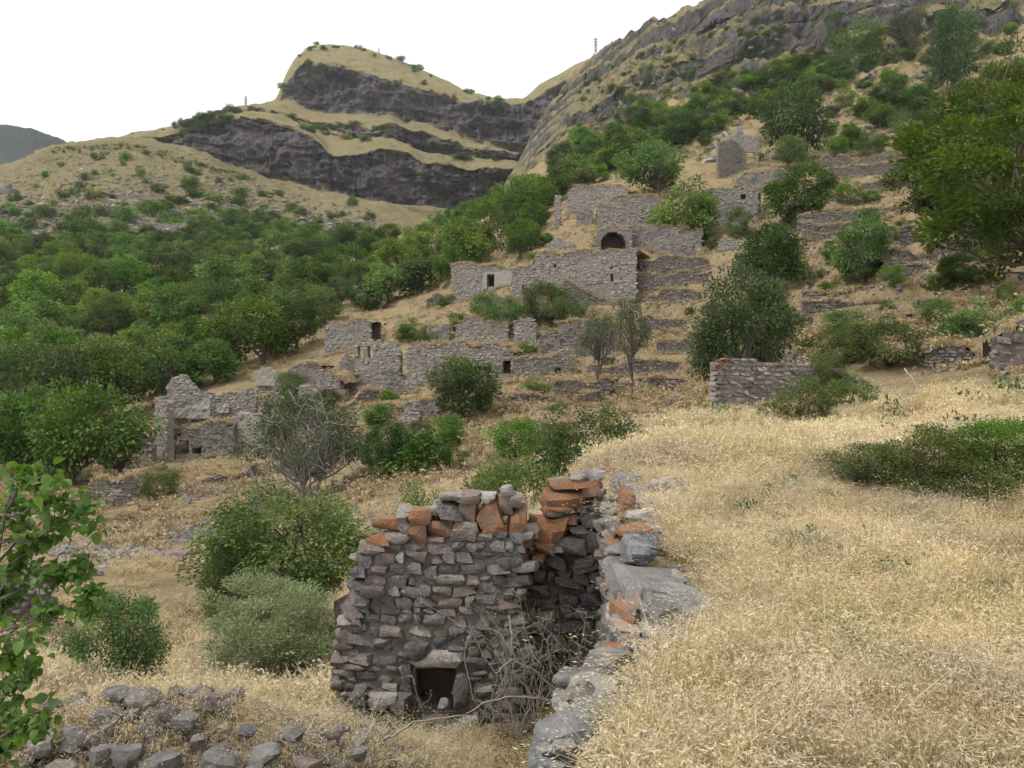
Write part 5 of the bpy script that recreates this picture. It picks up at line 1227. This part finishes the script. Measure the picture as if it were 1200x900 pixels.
# ---- dry grass: tufts set out by points
def tuft(seed, n, h, w, spread, seedhead, mat, lean=.35, raw=False):
    r = np.random.default_rng(seed); V, F, T = [], [], []
    for k in range(n):
        a = r.uniform(0, 6.28); b = np.array([math.cos(a), math.sin(a), 0])*spread*r.uniform(0, 1)**.5
        hh = h*r.uniform(.5, 1.15); dr = np.array([math.cos(a)+r.normal(0, .8), math.sin(a)+r.normal(0, .8), 0])*lean*r.uniform(.2, 1.6)
        s = np.cross(dr+[1e-3, 0, 0], [0, 0, 1]); s /= np.linalg.norm(s); s = s*w*r.uniform(.6, 1.4)
        p0, p1, p2 = b, b+dr*hh*.35+[0, 0, hh*.6], b+dr*hh*1.1+[0, 0, hh*r.uniform(.75, 1.0)]
        i = len(V); V += [p0-s, p0+s, p1+s*.8, p1-s*.8, p2]; F += [(i, i+1, i+2), (i, i+2, i+3), (i+3, i+2, i+4)]
        t0 = r.uniform(.0, .6); T += [t0*.6]*2+[t0]*2+[min(1, t0+.25)]
        if r.random() < seedhead:
            for q in range(4):
                c = p2+r.normal(0, .02, 3)*h*2.5+np.array([dr[0], dr[1], -.4])*h*.06*q; d_ = r.normal(0, 1, 3)*.4+np.array([dr[0], dr[1], -.5]); d_ /= np.linalg.norm(d_)
                e = np.cross(d_, r.normal(0, 1, 3)); e /= np.linalg.norm(e)+1e-9; l_ = (.1*h+w*3)*r.uniform(.7, 1.3)
                i = len(V); V += [c, c+d_*l_*.5+e*w*1.25, c+d_*l_, c+d_*l_*.5-e*w*1.25]; F += [(i, i+1, i+2), (i, i+2, i+3)]; T += [r.uniform(.6, 1)]*4
    if raw: return np.array(V), np.array(F), np.array(T)
    return mk_mesh('tuft', np.array(V), np.array(F), M[mat], False, {'tint': np.array(T)})
def scatter(name, meshes, P, R, S, I, label=None):
    """one object of kind stuff: tufts instanced on points"""
    col = bpy.data.collections.new(name+'_tufts')
    for k, me in enumerate(meshes): col.objects.link(bpy.data.objects.new(f'{name}_tuft_{k}', me))
    me = bpy.data.meshes.new(name); P = np.asarray(P, np.float32); me.vertices.add(len(P)); me.vertices.foreach_set('co', P.ravel())
    for k, ty, dta in (('rot', 'FLOAT_VECTOR', R), ('scl', 'FLOAT_VECTOR', S), ('idx', 'INT', I)):
        at = me.attributes.new(k, ty, 'POINT'); at.data.foreach_set('vector' if ty == 'FLOAT_VECTOR' else 'value', np.asarray(dta, np.int32 if ty == 'INT' else np.float32).ravel())
    o = obj(name, me); tag(o, label, None, None, 'stuff')
    ng = bpy.data.node_groups.new(name, 'GeometryNodeTree')
    ng.interface.new_socket('Geometry', in_out='INPUT', socket_type='NodeSocketGeometry'); ng.interface.new_socket('Geometry', in_out='OUTPUT', socket_type='NodeSocketGeometry')
    gi, go = ng.nodes.new('NodeGroupInput'), ng.nodes.new('NodeGroupOutput')
    ip = ng.nodes.new('GeometryNodeInstanceOnPoints'); ci = ng.nodes.new('GeometryNodeCollectionInfo'); ci.inputs['Collection'].default_value = col
    ci.inputs['Separate Children'].default_value = True; ci.inputs['Reset Children'].default_value = True
    ip.inputs['Pick Instance'].default_value = True
    def na(nm, ty):
        n = ng.nodes.new('GeometryNodeInputNamedAttribute'); n.data_type = ty; n.inputs['Name'].default_value = nm; return n.outputs['Attribute']
    ng.links.new(gi.outputs[0], ip.inputs['Points']); ng.links.new(ci.outputs[0], ip.inputs['Instance'])
    ng.links.new(na('idx', 'INT'), ip.inputs['Instance Index']); ng.links.new(na('rot', 'FLOAT_VECTOR'), ip.inputs['Rotation']); ng.links.new(na('scl', 'FLOAT_VECTOR'), ip.inputs['Scale'])
    ng.links.new(ip.outputs[0], go.inputs[0])
    md = o.modifiers.new('tufts', 'NODES'); md.node_group = ng
    return o
NT = [tuft(200+i, 64, .21, .0022, .13, .7, 'grass', .6) for i in range(5)]
FT = [tuft(220+i, 44, .26, .006, .22, .6, 'grass', .5) for i in range(4)]
HT = [tuft(240+i, 26, .34, .022, .30, .4, 'grass_far', .5) for i in range(4)]
def setpts(P, smin, smax, nvar, tilt=.2, hk=1.0):
    n = len(P); s = r_.uniform(smin, smax, n)
    R = np.column_stack([r_.normal(0, tilt, n), r_.normal(0, tilt, n), r_.uniform(0, 6.28, n)])
    S = np.column_stack([s, s, s*r_.uniform(.6, 1.25, n)*hk]); return R, S, r_.integers(0, nvar, n)
def shelf_points(n, d0, d1, power=1.0):
    d = r_.uniform(d0**power, d1**power, n)**(1/power); px = r_.uniform(600, 1300, n); x = (px-600)/FPX*d
    k = ((x-edge_x(d) > np.interp(d, [3, 4.2, 4.9, 6, 6.6, 8.6, 8.9, 9.8, 10.2], [.26, .28, .58, .62, .3, .3, 1.08, 1.08, 0])+.12*r_.random(n)) & ((x-1.55)**2*.6+(d-9.5)**2 > .35)) | ((d > 9.6) & (x-edge_x(d) > -1.0)); x, d = x[k], d[k]
    x2, d2 = x, d
    return np.column_stack([x2, d2, shelf(x2, d2)-.01])
def patch(seed, raws, size, n, mat, smin, smax, tilt):
    """a square piece of grass cover"""
    r = np.random.default_rng(seed); Vs, Fs, Ts, o = [], [], [], 0
    for k in range(n):
        V, F, T = raws[r.integers(len(raws))]; sc = r.uniform(smin, smax); R = np.array(Euler((r.normal(0, tilt), r.normal(0, tilt), r.uniform(0, 6.28))).to_matrix())
        V = (V*sc*np.array([1, 1, r.uniform(.6, 1.2)]))@R.T+np.array([r.uniform(-.5, .5)*size, r.uniform(-.5, .5)*size, 0])
        Vs.append(V); Fs.append(F+o); Ts.append(np.clip(T+r.normal(0, .12), 0, 1)); o += len(V)
    return mk_mesh('patch', np.concatenate(Vs), np.concatenate(Fs), M[mat], False, {'tint': np.concatenate(Ts)})
NR = [tuft(200+i, 60, .20, .0023, .13, .7, 'grass', .6, True) for i in range(6)]
FR = [tuft(220+i, 44, .25, .006, .22, .6, 'grass', .5, True) for i in range(5)]
NP = [patch(400+i, NR, .5, 17, 'grass', .6, 1.2, .3) for i in range(5)]
FP_ = [patch(420+i, FR, 1.6, 62, 'grass', .75, 1.35, .28) for i in range(4)]
def margin(d): return np.interp(d, [3, 4.2, 4.9, 6, 6.6, 8.6, 8.9, 9.8, 10.2, 11], [.3, .32, .65, .68, .34, .34, 1.15, 1.15, 0, -.8])
def cover(name, meshes, size, d0, d1, label, extra):
    P = []
    for y in np.arange(d0, d1, size):
        for x in np.arange(-1, 34, size):
            if (x-1)/max(y+size, .1)*FPX > 760: continue
            if x-size*.35-edge_x(y) > margin(y): P.append((x+r_.normal(0, .06*size), y+r_.normal(0, .06*size)))
    P = np.array(P); n = len(P); z = shelf(P[:, 0], P[:, 1]); gx = (shelf(P[:, 0]+size*.4, P[:, 1])-shelf(P[:, 0]-size*.4, P[:, 1]))/(.8*size); gy = (shelf(P[:, 0], P[:, 1]+size*.4)-shelf(P[:, 0], P[:, 1]-size*.4))/(.8*size)
    R = []
    for a, b in zip(gx, gy):
        nrm = Vector((-a, -b, 1)).normalized(); q = nrm.to_track_quat('Z', 'Y') @ Euler((0, 0, r_.integers(0, 4)*math.pi/2)).to_quaternion(); R.append(q.to_euler()[:])
    sz = r_.uniform(.7, 1.35, n)*(1+.35*fbm(P[:, 0]/1.3, P[:, 1]/1.3, 0, 2, 77))
    scatter(name, meshes, np.column_stack([P, z-.01]), np.array(R), np.column_stack([np.ones(n), np.ones(n), sz]), r_.integers(0, len(meshes), n), label)
cover('dry_grass', NP, .5, 2.2, 11.2, 'tall matted dry grass covering the field', 0)
P = shelf_points(520, 3, 14, 1.0); P = P[fbm(P[:, 0]/1.1, P[:, 1]/1.1, 0, 2, 55) > .1]; scatter('dry_grass', NT, P, *setpts(P, 1.1, 1.8, 5, .3), label='taller pale grass clumps standing out of the field')
cover('dry_grass', FP_, 1.6, 11.8, 37, 'dry grass of the far part of the field', 0)
P = shelf_points(9000, 2.4, 12, 1.0); P = P[(P[:, 0]-edge_x(P[:, 1])-margin(P[:, 1]) < .5)]
scatter('dry_grass', NT, P, *setpts(P, .45, 1.0, 5, .28), label='thin dry grass along the wall edge')
# hillside: thinner, in patches
def hill_points(n, d0, d1, x0=-150, x1=1350):
    out = []
    lg = r_.uniform(0, 1, n)
    for k in range(n):
        d = d0*(d1/d0)**lg[k]; px = r_.uniform(x0, x1); x = (px-600)/FPX*d
        if float(fbm(x/5, d/5, 0, 3, 4)) < -.25+.2*r_.normal(): continue
        if d < 36 and x > edge_x(min(d, 37))-1.2 and d < 37: continue
        if d < 10 and px > 400 and (abs(d-8.75) < .6 or px > 620): continue
        out.append((x, d, ground(x, d)-.02))
    return np.array(out)
P = hill_points(12000, 38, 165); scatter('slope_grass', HT, P, *setpts(P, .9, 1.9, 4, .25, .8), label='thin dry grass on the terraced slope')
P = hill_points(6500, 9.5, 40, -150, 760); scatter('slope_grass', FT, P, *setpts(P, .8, 1.5, 4, .25), label='dry grass on the lower slope at left')
P = hill_points(700, 4.6, 9.2, 380, 680); P = np.concatenate([P, np.column_stack([r_.uniform(-5, -.6, 1000), r_.uniform(5.5, 7.3, 1000), np.zeros(1000)])])
for q in P[-1000:]: q[2] = -3.75+(tw_top(q[0])+3.7)*np.interp((q[1]-5.35)/2.1, [0, .12, .5, .62, .8, 1], [0, .3, .93, 1, .85, 0])-.06
scatter('slope_grass', NT, P, *setpts(P, .5, 1.0, 5, .3), label='dry grass tufts between the tumbled stones')
# tufts on the earth behind walls
P = []
for w, back in tufts_wall:
    n = int(w.len*back*1.6)+6; us = r_.uniform(0, w.len, n); bs = r_.uniform(0, back, n)**1.0; tu, tz = zip(*w.top)
    P.append(w.P(us, -bs, np.interp(us, tu, tz)+.05*bs))
    n = int(w.len*5)+3; us = r_.uniform(0, w.len, n); q = w.P(us, r_.uniform(.15, .7, n), 0)
    q[:, 2] = [ground(a, b)-.03 for a, b in q[:, :2]]; P.append(q)
    n = int(w.len*3)+2; us = r_.uniform(0, w.len, n); P.append(w.P(us, -r_.uniform(-.05, .3, n), np.interp(us, tu, tz)))
P = np.concatenate(P); scatter('wall_grass', HT, P, *setpts(P, .6, 1.2, 4, .25), label='dry grass on the earth behind the walls')

# ---- loose rubble, weeds and low scrub
RB = [mk_mesh('rubble', PROTO[i], CUBEF, M[m], True, sharp=32) for i, m in ((0, 'rub'), (3, 'mid'), (5, 'rub'), (7, 'grey'), (9, 'dark'), (11, 'mid'))]
def rubble_pts(n, d0, d1, x0, x1, th):
    out = []
    while len(out) < n:
        d = d0*(d1/d0)**r_.random(); px = r_.uniform(x0, x1); x = (px-600)/FPX*d
        if float(fbm(x/7, d/7, 0, 3, 14)) < th+.25*r_.normal() or (d < 37 and x > edge_x(d)-1.5): continue
        out.append((x, d, ground(x, d)))
    return np.array(out)
P = np.concatenate([rubble_pts(2600, 40, 130, 60, 1250, .15), rubble_pts(2200, 36, 68, 60, 420, -.1), rubble_pts(900, 10, 45, -100, 500, .1)])
Q = []
for w in ALLW:
    n = int(w.len*5); q = w.P(r_.uniform(-.5, w.len+.5, n), np.abs(r_.normal(0, 1.1, n))+.2, 0); q[:, 2] = [ground(a, b) for a, b in q[:, :2]]; Q.append(q)
ii, jj = np.nonzero(terr_dz > .95); kk = r_.choice(len(ii), min(6000, len(ii)), replace=False); ii, jj = ii[kk], jj[kk]
P3 = np.column_stack([GX[ii, jj], GYd[ii, jj], GZ[ii, jj]])+r_.normal(0, .12, (len(ii), 3))
P = np.concatenate([P]+Q+[P3]); n = len(P)
s_ = r_.uniform(.12, .5, n)**1.3; scatter('loose_rubble', RB, P, r_.normal(0, .5, (n, 3)), np.column_stack([s_*1.3, s_, s_*.7]), r_.integers(0, 6, n), 'loose stones strewn over the slope')
def weed(seed, mat, n=60, h=.35):
    r = np.random.default_rng(seed); P = r.normal(0, .14, (n, 3))*np.array([1, 1, 0])+np.array([0, 0, 1])*r.uniform(.02, h, n)[:, None]
    v, f = leaves(P, r.normal(0, .6, (n, 3))+np.array([0, 0, .7]), .11, .04, r); return mk_mesh('weed', v, f, M[mat], False, {'tint': np.repeat(r.random(n), 4)})
WD = [weed(300+i, m) for i, m in enumerate(['leaf_olive', 'leaf', 'leaf_olive', 'leaf_yellow'])]
P = np.concatenate([hill_points(1500, 40, 150), shelf_points(60, 14, 32)]); n = len(P)
scatter('weeds', WD, P, *setpts(P, .5, 1.8, 4, .2), label='scattered green weeds in the dry grass')
WN = [weed(340+i, m, 50, .3) for i, m in enumerate(['leaf_olive', 'leaf', 'leaf_grey'])]; P = np.concatenate([hill_points(700, 10, 40, -100, 700), shelf_points(90, 5, 14)])
scatter('weeds', WN, P, *setpts(P, .25, .7, 3, .2), label='small green weeds near the ruined house')
def far_pts(n, f, dm):
    out = []
    while len(out) < n:
        q = hit(*f(), dm)
        if q is not None: out.append(q)
    return np.array(out)
SC = [weed(320+i, m, 70, .5) for i, m in enumerate(['leaf_dark', 'leaf_olive', 'leaf_dark'])]
def upper(): px = rnd.uniform(690, 1200); return px, rnd.uniform(0, 190)
P = np.concatenate([far_pts(2300, tan_hill, 150), far_pts(3000, upper, 125), far_pts(1500, right_mtn, 150), far_pts(500, ridge_pts, 150)]); n = len(P)
scatter('low_scrub', SC, P, *setpts(P, 1.2, 4.2, 3, .2, .7), label='low scrub speckling the far slopes')
P = np.concatenate([far_pts(2600, tan_hill, 150), far_pts(500, upper, 130)]); n = len(P); s_ = r_.uniform(.5, 2.2, n)
scatter('far_rubble', RB, P, r_.normal(0, .4, (n, 3)), np.column_stack([s_*1.6, s_, s_*.6]), r_.integers(0, 6, n), 'stones strewn over the far slopes')

# ---- thin summer haze over the valley
hz = bpy.data.meshes.new('haze'); x0, x1, y0, y1, z0, z1 = -2300, 1500, -60, 2000, -10, 470
hv = np.array([(x, y, z) for x in (x0, x1) for y in (y0, y1) for z in (z0, z1)], float)
hf = np.array([(0, 1, 3, 2), (4, 6, 7, 5), (0, 4, 5, 1), (2, 3, 7, 6), (0, 2, 6, 4), (1, 5, 7, 3)])
m, nt, out = new_mat('haze'); pv = nt.nodes.new('ShaderNodeVolumePrincipled'); pv.inputs['Color'].default_value = (.86, .92, 1, 1); pv.inputs['Density'].default_value = .00007
L(nt, pv.outputs[0], out.inputs['Volume'])
tag(obj('haze', mk_mesh('haze', hv, hf, m)), kind='stuff')
